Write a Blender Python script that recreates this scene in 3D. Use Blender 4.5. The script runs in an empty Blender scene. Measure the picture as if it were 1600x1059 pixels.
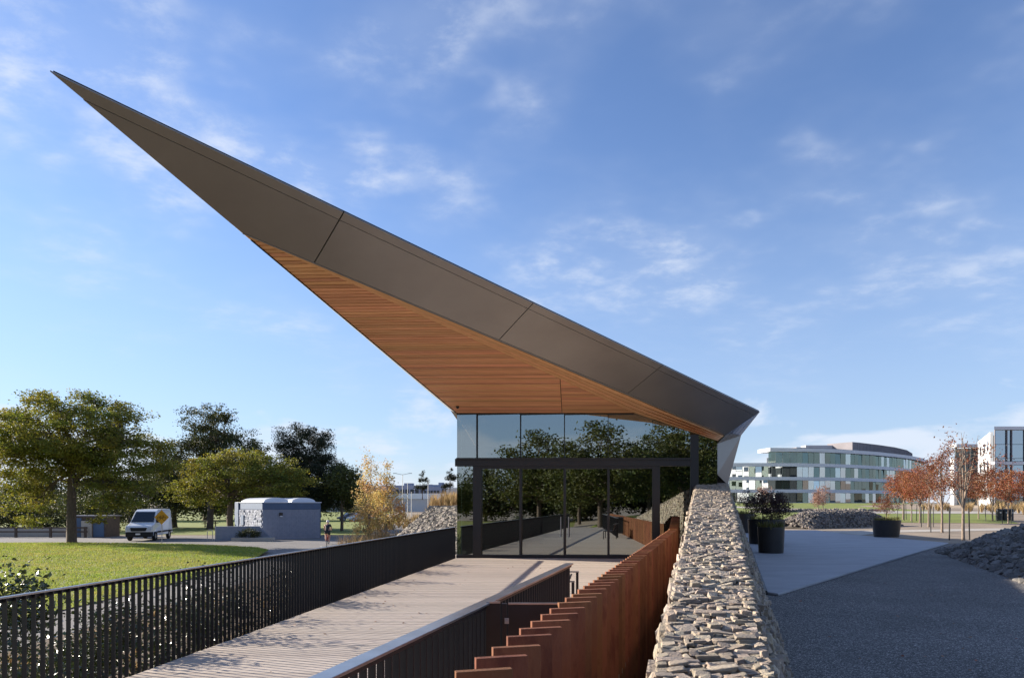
import bpy, bmesh, math, random
import numpy as np
from mathutils import Vector, Matrix

# ------------------------------------------------------------------ camera, world, sun, exposure
scene = bpy.context.scene
F = 1067.0                 # focal length in photo pixels (24 mm on a 36 mm frame)
EYE = 1.87                 # camera height above the deck (z = 0)
HOR = 786.0                # horizon row of the photo
cam_data = bpy.data.cameras.new('camera')
cam = bpy.data.objects.new('camera', cam_data)
scene.collection.objects.link(cam)
cam.location = (0, 0, EYE)
cam.rotation_euler = (math.radians(90), 0, 0)
cam_data.sensor_width = 36.0
cam_data.lens = 36.0 * F / 1600.0
cam_data.shift_y = (HOR - 529.5) / 1600.0      # rising-front lens, verticals stay vertical
cam_data.clip_start = 0.05
cam_data.clip_end = 6000
scene.camera = cam

SUN_EL = math.radians(18.5)
SUN_H = Vector((-0.930, 0.367, 0)).normalized()  # horizontal direction towards the sun (left, ahead)
sun_vec = Vector((SUN_H.x * math.cos(SUN_EL), SUN_H.y * math.cos(SUN_EL), math.sin(SUN_EL)))

world = bpy.data.worlds.new('World')
scene.world = world
world.use_nodes = True
wn, wl = world.node_tree.nodes, world.node_tree.links
wn.clear()
w_out = wn.new('ShaderNodeOutputWorld')
w_bg = wn.new('ShaderNodeBackground')
w_bg.inputs['Strength'].default_value = 0.083
sky = wn.new('ShaderNodeTexSky')
sky.sky_type = 'NISHITA'
sky.sun_disc = False
sky.sun_elevation = SUN_EL
sky.sun_rotation = math.atan2(SUN_H.x, SUN_H.y)
sky.air_density = 1.0
sky.dust_density = 0.1
sky.ozone_density = 3.0
tc = wn.new('ShaderNodeTexCoord')
sep = wn.new('ShaderNodeSeparateXYZ')
wl.new(tc.outputs['Generated'], sep.inputs[0])

def wmath(op, a, b=None, clamp=False):
    n = wn.new('ShaderNodeMath'); n.operation = op; n.use_clamp = clamp
    for i, v in enumerate((a, b)):
        if v is None: continue
        if isinstance(v, (int, float)): n.inputs[i].default_value = v
        else: wl.new(v, n.inputs[i])
    return n.outputs[0]

def wramp(src, p0, p1):
    n = wn.new('ShaderNodeMapRange'); n.interpolation_type = 'SMOOTHSTEP'
    n.inputs[1].default_value = p0; n.inputs[2].default_value = p1
    wl.new(src, n.inputs[0])
    return n.outputs[0]

def wnoise(vec, scale, detail, rough, dist):
    n = wn.new('ShaderNodeTexNoise')
    n.inputs['Scale'].default_value = scale; n.inputs['Detail'].default_value = detail
    n.inputs['Roughness'].default_value = rough; n.inputs['Distortion'].default_value = dist
    wl.new(vec, n.inputs['Vector'])
    return n.outputs['Fac']

zz = wmath('MAXIMUM', sep.outputs['Z'], 0.0)
den = wmath('ADD', zz, 0.16)
cx = wmath('DIVIDE', sep.outputs['X'], den)
cy = wmath('DIVIDE', sep.outputs['Y'], den)
comb = wn.new('ShaderNodeCombineXYZ')
wl.new(wmath('ADD', wmath('MULTIPLY', cx, 0.9), wmath('MULTIPLY', cy, 0.35)), comb.inputs[0])
wl.new(wmath('ADD', wmath('MULTIPLY', cy, 1.0), wmath('MULTIPLY', cx, -0.30)), comb.inputs[1])
comb.inputs[2].default_value = 3.7
n_big = wnoise(comb.outputs[0], 2.3, 4.0, 0.55, 0.1)
n_fine = wnoise(comb.outputs[0], 6.5, 10.0, 0.62, 0.12)
cirrus = wmath('MULTIPLY', wramp(n_big, 0.46, 0.68), wramp(n_fine, 0.40, 0.72))
cirrus = wmath('MULTIPLY', cirrus, 0.40)
veil = wmath('MULTIPLY', wramp(n_big, 0.35, 0.75), 0.10)
cirrus = wmath('ADD', cirrus, veil, True)
# low cumulus along the horizon
comb2 = wn.new('ShaderNodeCombineXYZ')
wl.new(sep.outputs['X'], comb2.inputs[0]); wl.new(sep.outputs['Y'], comb2.inputs[1])
wl.new(wmath('MULTIPLY', sep.outputs['Z'], 2.8), comb2.inputs[2])
n_low = wnoise(comb2.outputs[0], 5.5, 8.0, 0.55, 0.25)
low = wramp(wmath('SUBTRACT', n_low, wmath('MULTIPLY', zz, 2.3)), 0.26, 0.42)
low = wmath('MULTIPLY', low, 0.75)
cirrus = wmath('MULTIPLY', cirrus, wramp(zz, 0.08, 0.40))
cirrus = wmath('MULTIPLY', cirrus, 1.5, True)
cloud = wmath('MAXIMUM', cirrus, low)
mixc = wn.new('ShaderNodeMix'); mixc.data_type = 'RGBA'
wl.new(cloud, mixc.inputs[0])
hs = wn.new('ShaderNodeHueSaturation'); hs.inputs['Saturation'].default_value = 1.0; hs.inputs['Value'].default_value = 1.0
tintn = wn.new('ShaderNodeMix'); tintn.data_type = 'RGBA'; tintn.blend_type = 'MULTIPLY'; tintn.inputs[0].default_value = 1.0
wl.new(sky.outputs[0], tintn.inputs[6]); tintn.inputs[7].default_value = (0.985, 0.975, 1.12, 1)
wl.new(tintn.outputs[2], hs.inputs['Color'])
# pale haze low in the sky, the same all round
hazem = wn.new('ShaderNodeMix'); hazem.data_type = 'RGBA'
wl.new(wmath('MULTIPLY', wramp(zz, 0.50, 0.0), 0.62), hazem.inputs[0])
wl.new(hs.outputs[0], hazem.inputs[6]); hazem.inputs[7].default_value = (2.35, 3.05, 4.25, 1)
wl.new(hazem.outputs[2], mixc.inputs[6])
mixc.inputs[7].default_value = (4.3, 4.65, 5.3, 1)
wl.new(mixc.outputs[2], w_bg.inputs['Color'])
wl.new(w_bg.outputs[0], w_out.inputs[0])

sun_data = bpy.data.lights.new('sun', 'SUN')
sun_data.energy = 5.0
sun_data.angle = math.radians(0.53)
sun_data.color = (1.0, 0.90, 0.76)
sun = bpy.data.objects.new('sun', sun_data)
scene.collection.objects.link(sun)
sun.rotation_euler = (-sun_vec).to_track_quat('-Z', 'Y').to_euler()
sun.location = sun_vec * 60

scene.view_settings.view_transform = 'Standard'
scene.view_settings.look = 'None'
scene.view_settings.exposure = 1.22
scene.view_settings.gamma = 1.0
scene.view_settings.use_curve_mapping = False
scene.render.engine = 'CYCLES'
scene.cycles.max_bounces = 8
scene.cycles.transparent_max_bounces = 12
scene.cycles.use_denoising = True
scene.cycles.sample_clamp_indirect = 6.0

random.seed(7)
rng = np.random.default_rng(7)
COL = scene.collection

# ------------------------------------------------------------------ helpers
def P(px, py, Y):
    """world point at depth Y seen at photo pixel (px, py)"""
    return Vector(((px - 800) / F * Y, Y, EYE + (HOR - py) / F * Y))

def Gd(px, py, z=0.0):
    """ground point at height z seen at photo pixel"""
    Y = (EYE - z) * F / (py - HOR)
    return ((px - 800) / F * Y, Y)

def tag(o, label=None, cat=None, group=None, kind=None):
    if label: o['label'] = label
    if cat: o['category'] = cat
    if group: o['group'] = group
    if kind: o['kind'] = kind
    return o

def empty(name, loc=(0, 0, 0), rz=0.0, label=None, cat=None, group=None):
    o = bpy.data.objects.new(name, None)
    COL.objects.link(o)
    o.location = loc; o.rotation_euler = (0, 0, rz)
    o.empty_display_size = 0.2
    return tag(o, label, cat, group)

def link(name, mesh, parent=None, mat=None, loc=None, rot=None):
    o = bpy.data.objects.new(name, mesh)
    COL.objects.link(o)
    if mat is not None and len(mesh.materials) == 0: mesh.materials.append(mat)
    if parent is not None: o.parent = parent
    if loc is not None: o.location = loc
    if rot is not None: o.rotation_euler = rot
    return o

class MB:
    """collects shapes, builds them as one mesh"""
    def __init__(s): s.v = []; s.f = []
    def add(s, verts, faces):
        b = len(s.v); s.v += [tuple(v) for v in verts]; s.f += [tuple(i + b for i in f) for f in faces]; return s
    def box(s, x0, x1, y0, y1, z0, z1):
        return s.hexa([(x0, y0, z0), (x1, y0, z0), (x1, y1, z0), (x0, y1, z0), (x0, y0, z1), (x1, y0, z1), (x1, y1, z1), (x0, y1, z1)])
    def hexa(s, v):
        return s.add(v, [(3, 2, 1, 0), (4, 5, 6, 7), (0, 1, 5, 4), (1, 2, 6, 5), (2, 3, 7, 6), (3, 0, 4, 7)])
    def bar(s, a, b, w, h, up=(0, 0, 1)):
        """rectangular bar from a to b, w across, h along up"""
        a, b = Vector(a), Vector(b); d = (b - a).normalized(); up = Vector(up)
        r = d.cross(up).normalized(); u = r.cross(d).normalized()
        q = [r * (-w / 2) + u * (-h / 2), r * (w / 2) + u * (-h / 2), r * (w / 2) + u * (h / 2), r * (-w / 2) + u * (h / 2)]
        v = [a + c for c in q] + [b + c for c in q]
        return s.add(v, [(3, 2, 1, 0), (4, 5, 6, 7), (0, 1, 5, 4), (1, 2, 6, 5), (2, 3, 7, 6), (3, 0, 4, 7)])
    def slab(s, poly, t):
        """thick sheet from 3-d polygon poly, thickened by vector t"""
        n = len(poly); t = Vector(t)
        v = [Vector(p) for p in poly] + [Vector(p) + t for p in poly]
        f = [tuple(range(n))[::-1], tuple(range(n, 2 * n))] + [(i, (i + 1) % n, n + (i + 1) % n, n + i) for i in range(n)]
        return s.add(v, f)
    def tube(s, path, radii, n=7, cap=True):
        path = [Vector(p) for p in path]; b = len(s.v); m = len(path)
        for i, p in enumerate(path):
            d = (path[min(i + 1, m - 1)] - path[max(i - 1, 0)])
            d = d.normalized() if d.length > 1e-9 else Vector((0, 0, 1))
            ref = Vector((1, 0, 0)) if abs(d.z) > 0.8 else Vector((0, 0, 1))
            r = d.cross(ref).normalized(); u = r.cross(d)
            rad = radii[i] if hasattr(radii, '__len__') else radii
            for k in range(n):
                a = 2 * math.pi * k / n
                s.v.append(tuple(p + r * (math.cos(a) * rad) + u * (math.sin(a) * rad)))
        for i in range(m - 1):
            for k in range(n):
                k2 = (k + 1) % n
                s.f.append((b + i * n + k, b + i * n + k2, b + (i + 1) * n + k2, b + (i + 1) * n + k))
        if cap:
            s.f.append(tuple(b + k for k in range(n))[::-1]); s.f.append(tuple(b + (m - 1) * n + k for k in range(n)))
        return s
    def lathe(s, prof, n=24, c=(0, 0, 0)):
        b = len(s.v); m = len(prof)
        for r, z in prof:
            for k in range(n):
                a = 2 * math.pi * k / n
                s.v.append((c[0] + r * math.cos(a), c[1] + r * math.sin(a), c[2] + z))
        for i in range(m - 1):
            for k in range(n):
                k2 = (k + 1) % n
                s.f.append((b + i * n + k, b + i * n + k2, b + (i + 1) * n + k2, b + (i + 1) * n + k))
        return s
    def mesh(s, name, mat=None, smooth=False, fix=True):
        me = bpy.data.meshes.new(name)
        me.from_pydata(s.v, [], s.f)
        if fix:
            bm = bmesh.new(); bm.from_mesh(me); bmesh.ops.recalc_face_normals(bm, faces=bm.faces); bm.to_mesh(me); bm.free()
        if mat is not None: me.materials.append(mat)
        if smooth: me.polygons.foreach_set('use_smooth', [True] * len(me.polygons))
        me.update()
        return me
    def build(s, name, mat, parent=None, smooth=False, bevel=0.0, loc=None, rot=None, fix=True):
        o = link(name, s.mesh(name, mat, smooth, fix), parent, None, loc, rot)
        if bevel > 0:
            m = o.modifiers.new('bevel', 'BEVEL'); m.width = bevel; m.segments = 2; m.limit_method = 'ANGLE'
        return o

def np_mesh(name, verts, faces, mat, smooth=False):
    """fast mesh from numpy arrays (faces all of one size)"""
    me = bpy.data.meshes.new(name)
    nv, (nf, k) = len(verts), faces.shape
    me.vertices.add(nv); me.vertices.foreach_set('co', np.asarray(verts, dtype=np.float32).ravel())
    me.loops.add(nf * k); me.loops.foreach_set('vertex_index', np.asarray(faces, dtype=np.int32).ravel())
    me.polygons.add(nf)
    me.polygons.foreach_set('loop_start', np.arange(0, nf * k, k, dtype=np.int32))
    me.polygons.foreach_set('loop_total', np.full(nf, k, dtype=np.int32))
    me.polygons.foreach_set('use_smooth', np.full(nf, bool(smooth)))
    me.update(calc_edges=True); me.validate()
    if mat is not None: me.materials.append(mat)
    return me

# ------------------------------------------------------------------ materials
MATS = {}
def mat(name, color, rough=0.7, metal=0.0, var=0.0, var_scale=5.0, bump=0.0, bump_scale=40.0, color2=None, spec=0.5,
        island=0.0, stretch=None, detail=6.0, translucent=0.0, color3=None, objrand=0.0, coat=0.0, noise_lo=0.35, noise_hi=0.65):
    m = bpy.data.materials.new(name); m.use_nodes = True
    nt = m.node_tree; N, L = nt.nodes, nt.links
    bs = N['Principled BSDF']; outn = N['Material Output']
    bs.inputs['Roughness'].default_value = rough
    bs.inputs['Metallic'].default_value = metal
    bs.inputs['Specular IOR Level'].default_value = spec
    if coat: bs.inputs['Coat Weight'].default_value = coat
    tcn = N.new('ShaderNodeTexCoord'); vec = tcn.outputs['Object']
    if stretch:
        mp = N.new('ShaderNodeMapping'); mp.inputs['Scale'].default_value = stretch
        L.new(vec, mp.inputs['Vector']); vec = mp.outputs[0]
    c1 = (*color, 1)
    c2 = (*(color2 or [max(0.0, c * (1 - var)) for c in color]), 1)
    last = None
    if var > 0 or color2:
        nz = N.new('ShaderNodeTexNoise'); nz.inputs['Scale'].default_value = var_scale; nz.inputs['Detail'].default_value = detail
        nz.inputs['Roughness'].default_value = 0.6
        L.new(vec, nz.inputs['Vector'])
        rp = N.new('ShaderNodeValToRGB'); rp.color_ramp.elements[0].position = noise_lo; rp.color_ramp.elements[1].position = noise_hi
        rp.color_ramp.elements[0].color = c1; rp.color_ramp.elements[1].color = c2
        if color3:
            e = rp.color_ramp.elements.new((noise_lo + noise_hi) / 2); e.color = (*color3, 1)
        L.new(nz.outputs['Fac'], rp.inputs[0]); last = rp.outputs[0]
    if island > 0 or objrand > 0:
        if island > 0:
            g = N.new('ShaderNodeNewGeometry'); src = g.outputs['Random Per Island']; amt = island
        else:
            g = N.new('ShaderNodeObjectInfo'); src = g.outputs['Random']; amt = objrand
        mr = N.new('ShaderNodeMapRange'); mr.inputs[3].default_value = 1 - amt; mr.inputs[4].default_value = 1 + amt
        L.new(src, mr.inputs[0])
        hsn = N.new('ShaderNodeHueSaturation')
        if last: L.new(last, hsn.inputs['Color'])
        else: hsn.inputs['Color'].default_value = c1
        L.new(mr.outputs[0], hsn.inputs['Value'])
        mh = N.new('ShaderNodeMapRange'); mh.inputs[3].default_value = 0.5 - amt * 0.05; mh.inputs[4].default_value = 0.5 + amt * 0.05
        ms = N.new('ShaderNodeMath'); ms.operation = 'FRACT'; mm = N.new('ShaderNodeMath'); mm.operation = 'MULTIPLY'; mm.inputs[1].default_value = 7.31
        L.new(src, mm.inputs[0]); L.new(mm.outputs[0], ms.inputs[0]); L.new(ms.outputs[0], mh.inputs[0]); L.new(mh.outputs[0], hsn.inputs['Hue'])
        last = hsn.outputs[0]
    if last: L.new(last, bs.inputs['Base Color'])
    else: bs.inputs['Base Color'].default_value = c1
    if bump > 0:
        nb = N.new('ShaderNodeTexNoise'); nb.inputs['Scale'].default_value = bump_scale; nb.inputs['Detail'].default_value = 5
        L.new(vec, nb.inputs['Vector'])
        bp = N.new('ShaderNodeBump'); bp.inputs['Strength'].default_value = min(1.0, bump); bp.inputs['Distance'].default_value = 0.02
        L.new(nb.outputs['Fac'], bp.inputs['Height']); L.new(bp.outputs[0], bs.inputs['Normal'])
    if translucent > 0:
        tr = N.new('ShaderNodeBsdfTranslucent'); mx = N.new('ShaderNodeMixShader'); mx.inputs[0].default_value = translucent
        if last: L.new(last, tr.inputs['Color'])
        else: tr.inputs['Color'].default_value = c1
        L.new(bs.outputs[0], mx.inputs[1]); L.new(tr.outputs[0], mx.inputs[2]); L.new(mx.outputs[0], outn.inputs['Surface'])
    MATS[name] = m
    return m

def glass_mat(name, tint, refl_rough=0.0, f0=0.12, gcol=(0.92, 0.97, 1.0)):
    """flat architectural pane: mirror layer over tinted see-through glass"""
    m = bpy.data.materials.new(name); m.use_nodes = True
    nt = m.node_tree; N, L = nt.nodes, nt.links; N.remove(N['Principled BSDF'])
    t = N.new('ShaderNodeBsdfTransparent'); t.inputs[0].default_value = (*tint, 1)
    g = N.new('ShaderNodeBsdfGlossy'); g.inputs['Roughness'].default_value = refl_rough; g.inputs['Color'].default_value = (*gcol, 1)
    lw = N.new('ShaderNodeFresnel'); lw.inputs['IOR'].default_value = 1.5
    mr = N.new('ShaderNodeMapRange'); mr.inputs[1].default_value = 0.04; mr.inputs[2].default_value = 1.0
    mr.inputs[3].default_value = f0; mr.inputs[4].default_value = 1.0
    L.new(lw.outputs[0], mr.inputs[0])
    mx = N.new('ShaderNodeMixShader'); L.new(mr.outputs[0], mx.inputs[0]); L.new(t.outputs[0], mx.inputs[1]); L.new(g.outputs[0], mx.inputs[2])
    L.new(mx.outputs[0], N['Material Output'].inputs['Surface'])
    MATS[name] = m
    return m

M_ground = mat('tan_gravel', (0.34, 0.265, 0.19), 0.95, color2=(0.22, 0.175, 0.13), var_scale=0.35, bump=0.6, bump_scale=18, detail=10)
M_dirt = mat('mulch', (0.16, 0.105, 0.065), 0.95, color2=(0.08, 0.055, 0.035), var_scale=6, bump=0.8, bump_scale=30)
M_asphalt = mat('path_asphalt', (0.20, 0.185, 0.175), 0.92, color2=(0.15, 0.14, 0.135), var_scale=0.6, bump=0.3, bump_scale=60)
M_lawn = mat('lawn_soil_green', (0.17, 0.20, 0.03), 0.95, color2=(0.24, 0.225, 0.045), var_scale=0.9, bump=0.7, bump_scale=22, detail=9)
M_grass = mat('grass_blades', (0.25, 0.34, 0.045), 0.8, color2=(0.40, 0.38, 0.085), var_scale=0.5, island=0.35, translucent=0.35)
M_farlawn = mat('far_lawn', (0.20, 0.235, 0.035), 0.95, color2=(0.15, 0.18, 0.03), var_scale=0.25, bump=0.5, bump_scale=10)
M_patio = mat('patio_concrete', (0.40, 0.40, 0.41), 0.75, color2=(0.33, 0.33, 0.345), var_scale=0.7, stretch=(1, 2.2, 1), bump=0.15, bump_scale=50, detail=9)
M_walk = mat('pale_walk', (0.46, 0.42, 0.36), 0.85, color2=(0.40, 0.36, 0.31), var_scale=0.5)
M_plank = mat('deck_wood', (0.55, 0.465, 0.39), 0.75, color2=(0.43, 0.36, 0.30), var_scale=3.0, stretch=(0.7, 14, 14), bump=0.35, bump_scale=9, objrand=0.11, detail=8)
M_joist = mat('joist', (0.05, 0.042, 0.036), 0.9)
M_black = mat('black_metal', (0.016, 0.015, 0.017), 0.42, 0.0, spec=0.45, var=0.2, var_scale=9)
M_cap = mat('rail_cap_metal', (0.50, 0.51, 0.53), 0.30, 0.9, var=0.25, var_scale=4)
M_frame = mat('window_frame', (0.024, 0.022, 0.023), 0.45, 0.2)
M_corten = mat('corten_steel', (0.20, 0.081, 0.042), 0.88, color2=(0.145, 0.056, 0.031), color3=(0.215, 0.090, 0.046), var_scale=9, stretch=(1, 1, 0.35), bump=0.25, bump_scale=70, objrand=0.22, detail=11, spec=0.25)
M_fascia = mat('fascia_metal', (0.31, 0.29, 0.275), 0.36, 0.45, color2=(0.275, 0.256, 0.243), var_scale=0.6, objrand=0.06, bump=0.10, bump_scale=0.9, stretch=(1, 1, 1.6))
M_fascia_bright = mat('fascia_metal_end', (0.72, 0.70, 0.66), 0.14, 0.95, var=0.25, var_scale=1.2)  # paler metal copy: bright reflections on the end facet put into colour
M_gap = mat('joint_shadow_gap', (0.012, 0.011, 0.011), 0.9)
M_cedar = mat('cedar_slat', (0.80, 0.415, 0.235), 0.55, color2=(0.63, 0.30, 0.155), var_scale=2.0, stretch=(0.35, 9, 9), objrand=0.20, detail=8, bump=0.1, bump_scale=8)
M_cedar2 = mat('cedar_strip', (0.76, 0.42, 0.21), 0.55, color2=(0.62, 0.31, 0.14), var_scale=2.0, stretch=(0.5, 3, 9), objrand=0.10, detail=8)
M_stone = mat('wall_stone', (0.43, 0.34, 0.245), 0.92, color2=(0.25, 0.215, 0.185), color3=(0.36, 0.295, 0.225), var_scale=1.4, bump=0.8, bump_scale=9, objrand=0.30, detail=9)
M_stone_i = mat('wall_stone_fill', (0.41, 0.33, 0.24), 0.92, color2=(0.25, 0.215, 0.185), var_scale=5.5, bump=0.8, bump_scale=45, island=0.32, detail=9)
M_core = mat('wall_core', (0.10, 0.088, 0.075), 0.95, var=0.4, var_scale=9, bump=0.8, bump_scale=20)
M_rock = mat('rubble', (0.22, 0.20, 0.18), 0.92, color2=(0.13, 0.12, 0.115), var_scale=4, bump=0.5, bump_scale=30, objrand=0.3)
M_rock_i = mat('rubble_fill', (0.21, 0.18, 0.15), 0.92, color2=(0.12, 0.105, 0.095), var_scale=4, bump=0.5, bump_scale=30, island=0.35)
M_riprap = mat('riprap', (0.27, 0.235, 0.195), 0.92, color2=(0.17, 0.15, 0.13), var_scale=4, bump=0.5, bump_scale=30, island=0.35)
M_bark = mat('bark', (0.13, 0.095, 0.07), 0.95, color2=(0.075, 0.055, 0.042), var_scale=6, stretch=(3, 3, 0.6), bump=0.9, bump_scale=14)
M_bark_pale = mat('young_bark', (0.30, 0.235, 0.18), 0.9, color2=(0.17, 0.13, 0.10), var_scale=8, stretch=(2, 2, 0.7), bump=0.6, bump_scale=20)
M_leaf_olive = mat('leaf_honey_locust', (0.115, 0.150, 0.020), 0.6, color2=(0.235, 0.195, 0.024), var_scale=0.45, island=0.45, translucent=0.45)
M_leaf_green = mat('leaf_dark_green', (0.040, 0.055, 0.014), 0.6, color2=(0.075, 0.075, 0.016), var_scale=0.4, island=0.45, translucent=0.30)
M_leaf_mid = mat('leaf_mid_green', (0.065, 0.085, 0.018), 0.6, color2=(0.11, 0.105, 0.02), var_scale=0.4, island=0.45, translucent=0.38)
M_leaf_pine = mat('pine_needles', (0.018, 0.027, 0.012), 0.6, color2=(0.032, 0.040, 0.015), var_scale=0.7, island=0.4, translucent=0.12)
M_leaf_gold = mat('leaf_autumn_gold', (0.62, 0.41, 0.14), 0.6, color2=(0.64, 0.33, 0.17), color3=(0.54, 0.42, 0.15), var_scale=0.9, island=0.4, translucent=0.35)
M_leaf_red = mat('leaf_autumn_red', (0.30, 0.085, 0.038), 0.6, color2=(0.20, 0.055, 0.030), color3=(0.31, 0.115, 0.042), var_scale=0.8, island=0.4, translucent=0.35)
M_leaf_brown = mat('leaf_autumn_brown', (0.26, 0.105, 0.042), 0.6, color2=(0.19, 0.062, 0.030), var_scale=0.8, island=0.4, translucent=0.35)
M_leaf_pink = mat('leaf_pale_pink', (0.42, 0.26, 0.20), 0.7, color2=(0.33, 0.19, 0.14), var_scale=1.5, island=0.3, translucent=0.3)
M_leaf_maple = mat('leaf_dark_maple', (0.055, 0.016, 0.014), 0.55, color2=(0.035, 0.022, 0.014), var_scale=1.5, island=0.45, translucent=0.25)
M_leaf_gloss = mat('leaf_glossy_shrub', (0.032, 0.048, 0.014), 0.30, color2=(0.055, 0.07, 0.018), var_scale=2.5, island=0.4, spec=0.7, translucent=0.12)
M_drygrass = mat('dry_grass', (0.46, 0.33, 0.16), 0.85, color2=(0.36, 0.25, 0.12), var_scale=1.2, island=0.3, translucent=0.3)
M_potgrass = mat('pot_grass', (0.12, 0.13, 0.03), 0.8, color2=(0.22, 0.18, 0.05), var_scale=3, island=0.4, translucent=0.3)
M_pot = mat('planter_metal', (0.045, 0.040, 0.038), 0.42, 0.35, var=0.25, var_scale=2)
M_soil = mat('soil', (0.04, 0.03, 0.022), 0.95, bump=0.8, bump_scale=40)
M_white = mat('white_paint', (0.78, 0.79, 0.80), 0.35, var=0.06, var_scale=2)
M_vanwhite = mat('van_paint', (0.74, 0.76, 0.80), 0.25, coat=0.4)
M_dkglass = mat('vehicle_glass', (0.012, 0.015, 0.020), 0.06, spec=0.8)
M_rubber = mat('rubber', (0.018, 0.018, 0.018), 0.85)
M_chrome = mat('rim_metal', (0.45, 0.45, 0.46), 0.35, 0.9)
M_lamp = mat('headlamp', (0.55, 0.60, 0.66), 0.12, spec=0.8)
M_yellow = mat('sign_yellow', (0.72, 0.36, 0.02), 0.5, var=0.1, var_scale=5)
M_galv = mat('galvanised', (0.38, 0.38, 0.37), 0.5, 0.6)
M_blockwall = mat('painted_block', (0.26, 0.28, 0.335), 0.85, color2=(0.22, 0.24, 0.295), var_scale=3, bump=0.3, bump_scale=25)
M_splitblock = mat('split_block', (0.33, 0.35, 0.40), 0.9, color2=(0.24, 0.26, 0.31), var_scale=4, bump=0.6, bump_scale=20, island=0.25)
M_blue = mat('blue_parapet', (0.065, 0.115, 0.205), 0.5, var=0.15, var_scale=2)
M_dome = mat('skylight', (0.62, 0.66, 0.72), 0.3)
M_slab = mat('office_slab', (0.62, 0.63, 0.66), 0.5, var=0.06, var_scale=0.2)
M_offdark = mat('office_inside', (0.05, 0.06, 0.065), 0.9)
M_blind = mat('office_blind', (0.72, 0.73, 0.74), 0.8, var=0.1, var_scale=0.4)
M_pent = mat('penthouse_metal', (0.20, 0.185, 0.20), 0.55, 0.4, var=0.15, var_scale=0.3)
M_pentlight = mat('penthouse_pale', (0.55, 0.53, 0.52), 0.6, var=0.1, var_scale=0.3)
M_far_haze = mat('far_building', (0.30, 0.33, 0.42), 0.9, color2=(0.24, 0.27, 0.36), var_scale=0.05)  # blue cast of distance haze is put into this wall colour
M_floor = mat('inner_floor', (0.16, 0.15, 0.14), 0.6, var=0.2, var_scale=2)
M_inner = mat('inner_wall', (0.055, 0.05, 0.048), 0.8)
M_redwall = mat('inner_red', (0.30, 0.045, 0.035), 0.6)
M_cloth_dark = mat('dark_jersey', (0.020, 0.022, 0.028), 0.8)
M_cloth_red = mat('red_shorts', (0.35, 0.05, 0.03), 0.7)
M_skin = mat('skin', (0.55, 0.33, 0.24), 0.6)
M_helmet = mat('helmet', (0.60, 0.60, 0.62), 0.4)
M_bin = mat('bin_metal', (0.030, 0.032, 0.036), 0.4, 0.3)
G_main = glass_mat('pavilion_glass', (0.34, 0.38, 0.37), 0.0, 0.31, (0.86, 0.95, 0.97))
G_side = glass_mat('pavilion_side_glass', (0.30, 0.34, 0.34), 0.0, 0.25)
G_edge = mat('glass_edge', (0.55, 0.72, 0.66), 0.3)
G_off = glass_mat('office_glass', (0.42, 0.50, 0.50), 0.01, 0.42)
G_off2 = glass_mat('office_glass_tree_tint', (0.32, 0.39, 0.37), 0.01, 0.20, (0.60, 0.72, 0.68))  # dark green tint carries the mirrored trees of the office front
G_tall = glass_mat('tower_glass', (0.20, 0.25, 0.30), 0.01, 0.40, (0.75, 0.88, 1.0))

# gravel asphalt with light specks, as on the near right
def speckle(name, base, lite, dark, scale):
    m = bpy.data.materials.new(name); m.use_nodes = True
    N, L = m.node_tree.nodes, m.node_tree.links; bs = N['Principled BSDF']; bs.inputs['Roughness'].default_value = 0.9
    t = N.new('ShaderNodeTexCoord')
    v = N.new('ShaderNodeTexVoronoi'); v.inputs['Scale'].default_value = scale; L.new(t.outputs['Object'], v.inputs['Vector'])
    sp = N.new('ShaderNodeSeparateColor'); L.new(v.outputs['Color'], sp.inputs[0])
    r = N.new('ShaderNodeValToRGB'); e = r.color_ramp.elements
    e[0].position = 0.0; e[0].color = (*dark, 1); e[1].position = 0.72; e[1].color = (*base, 1)
    x = e.new(0.97); x.color = (*lite, 1)
    L.new(sp.outputs[0], r.inputs[0])
    nz = N.new('ShaderNodeTexNoise'); nz.inputs['Scale'].default_value = 0.5; nz.inputs['Detail'].default_value = 5; L.new(t.outputs['Object'], nz.inputs['Vector'])
    mr = N.new('ShaderNodeMapRange'); mr.inputs[1].default_value = 0.3; mr.inputs[2].default_value = 0.7; mr.inputs[3].default_value = 0.82; mr.inputs[4].default_value = 1.15
    L.new(nz.outputs['Fac'], mr.inputs[0])
    h = N.new('ShaderNodeHueSaturation'); L.new(r.outputs[0], h.inputs['Color']); L.new(mr.outputs[0], h.inputs['Value'])
    L.new(h.outputs[0], bs.inputs['Base Color'])
    b = N.new('ShaderNodeBump'); b.inputs['Strength'].default_value = 0.8; b.inputs['Distance'].default_value = 0.01
    L.new(v.outputs['Distance'], b.inputs['Height']); L.new(b.outputs[0], bs.inputs['Normal'])
    return m
M_gravel = speckle('dark_gravel', (0.130, 0.122, 0.115), (0.48, 0.45, 0.42), (0.062, 0.058, 0.055), 84)

# ------------------------------------------------------------------ ground, paths, lawns
def height(x, y):
    """terrain: low park on the left, deck-level plaza on the right, rising to the far offices"""
    xb = 0.285 * min(y, 30) - 0.4 if y < 30 else 8.15 + (y - 30) * 0.05
    s = min(1.0, max(0.0, (x - xb + 0.3) / 0.6))
    right = 0.0 if y < 60 else min(2.0, (y - 60) / 140 * 2.0)
    return -1.1 * (1 - s) + right * s

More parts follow.
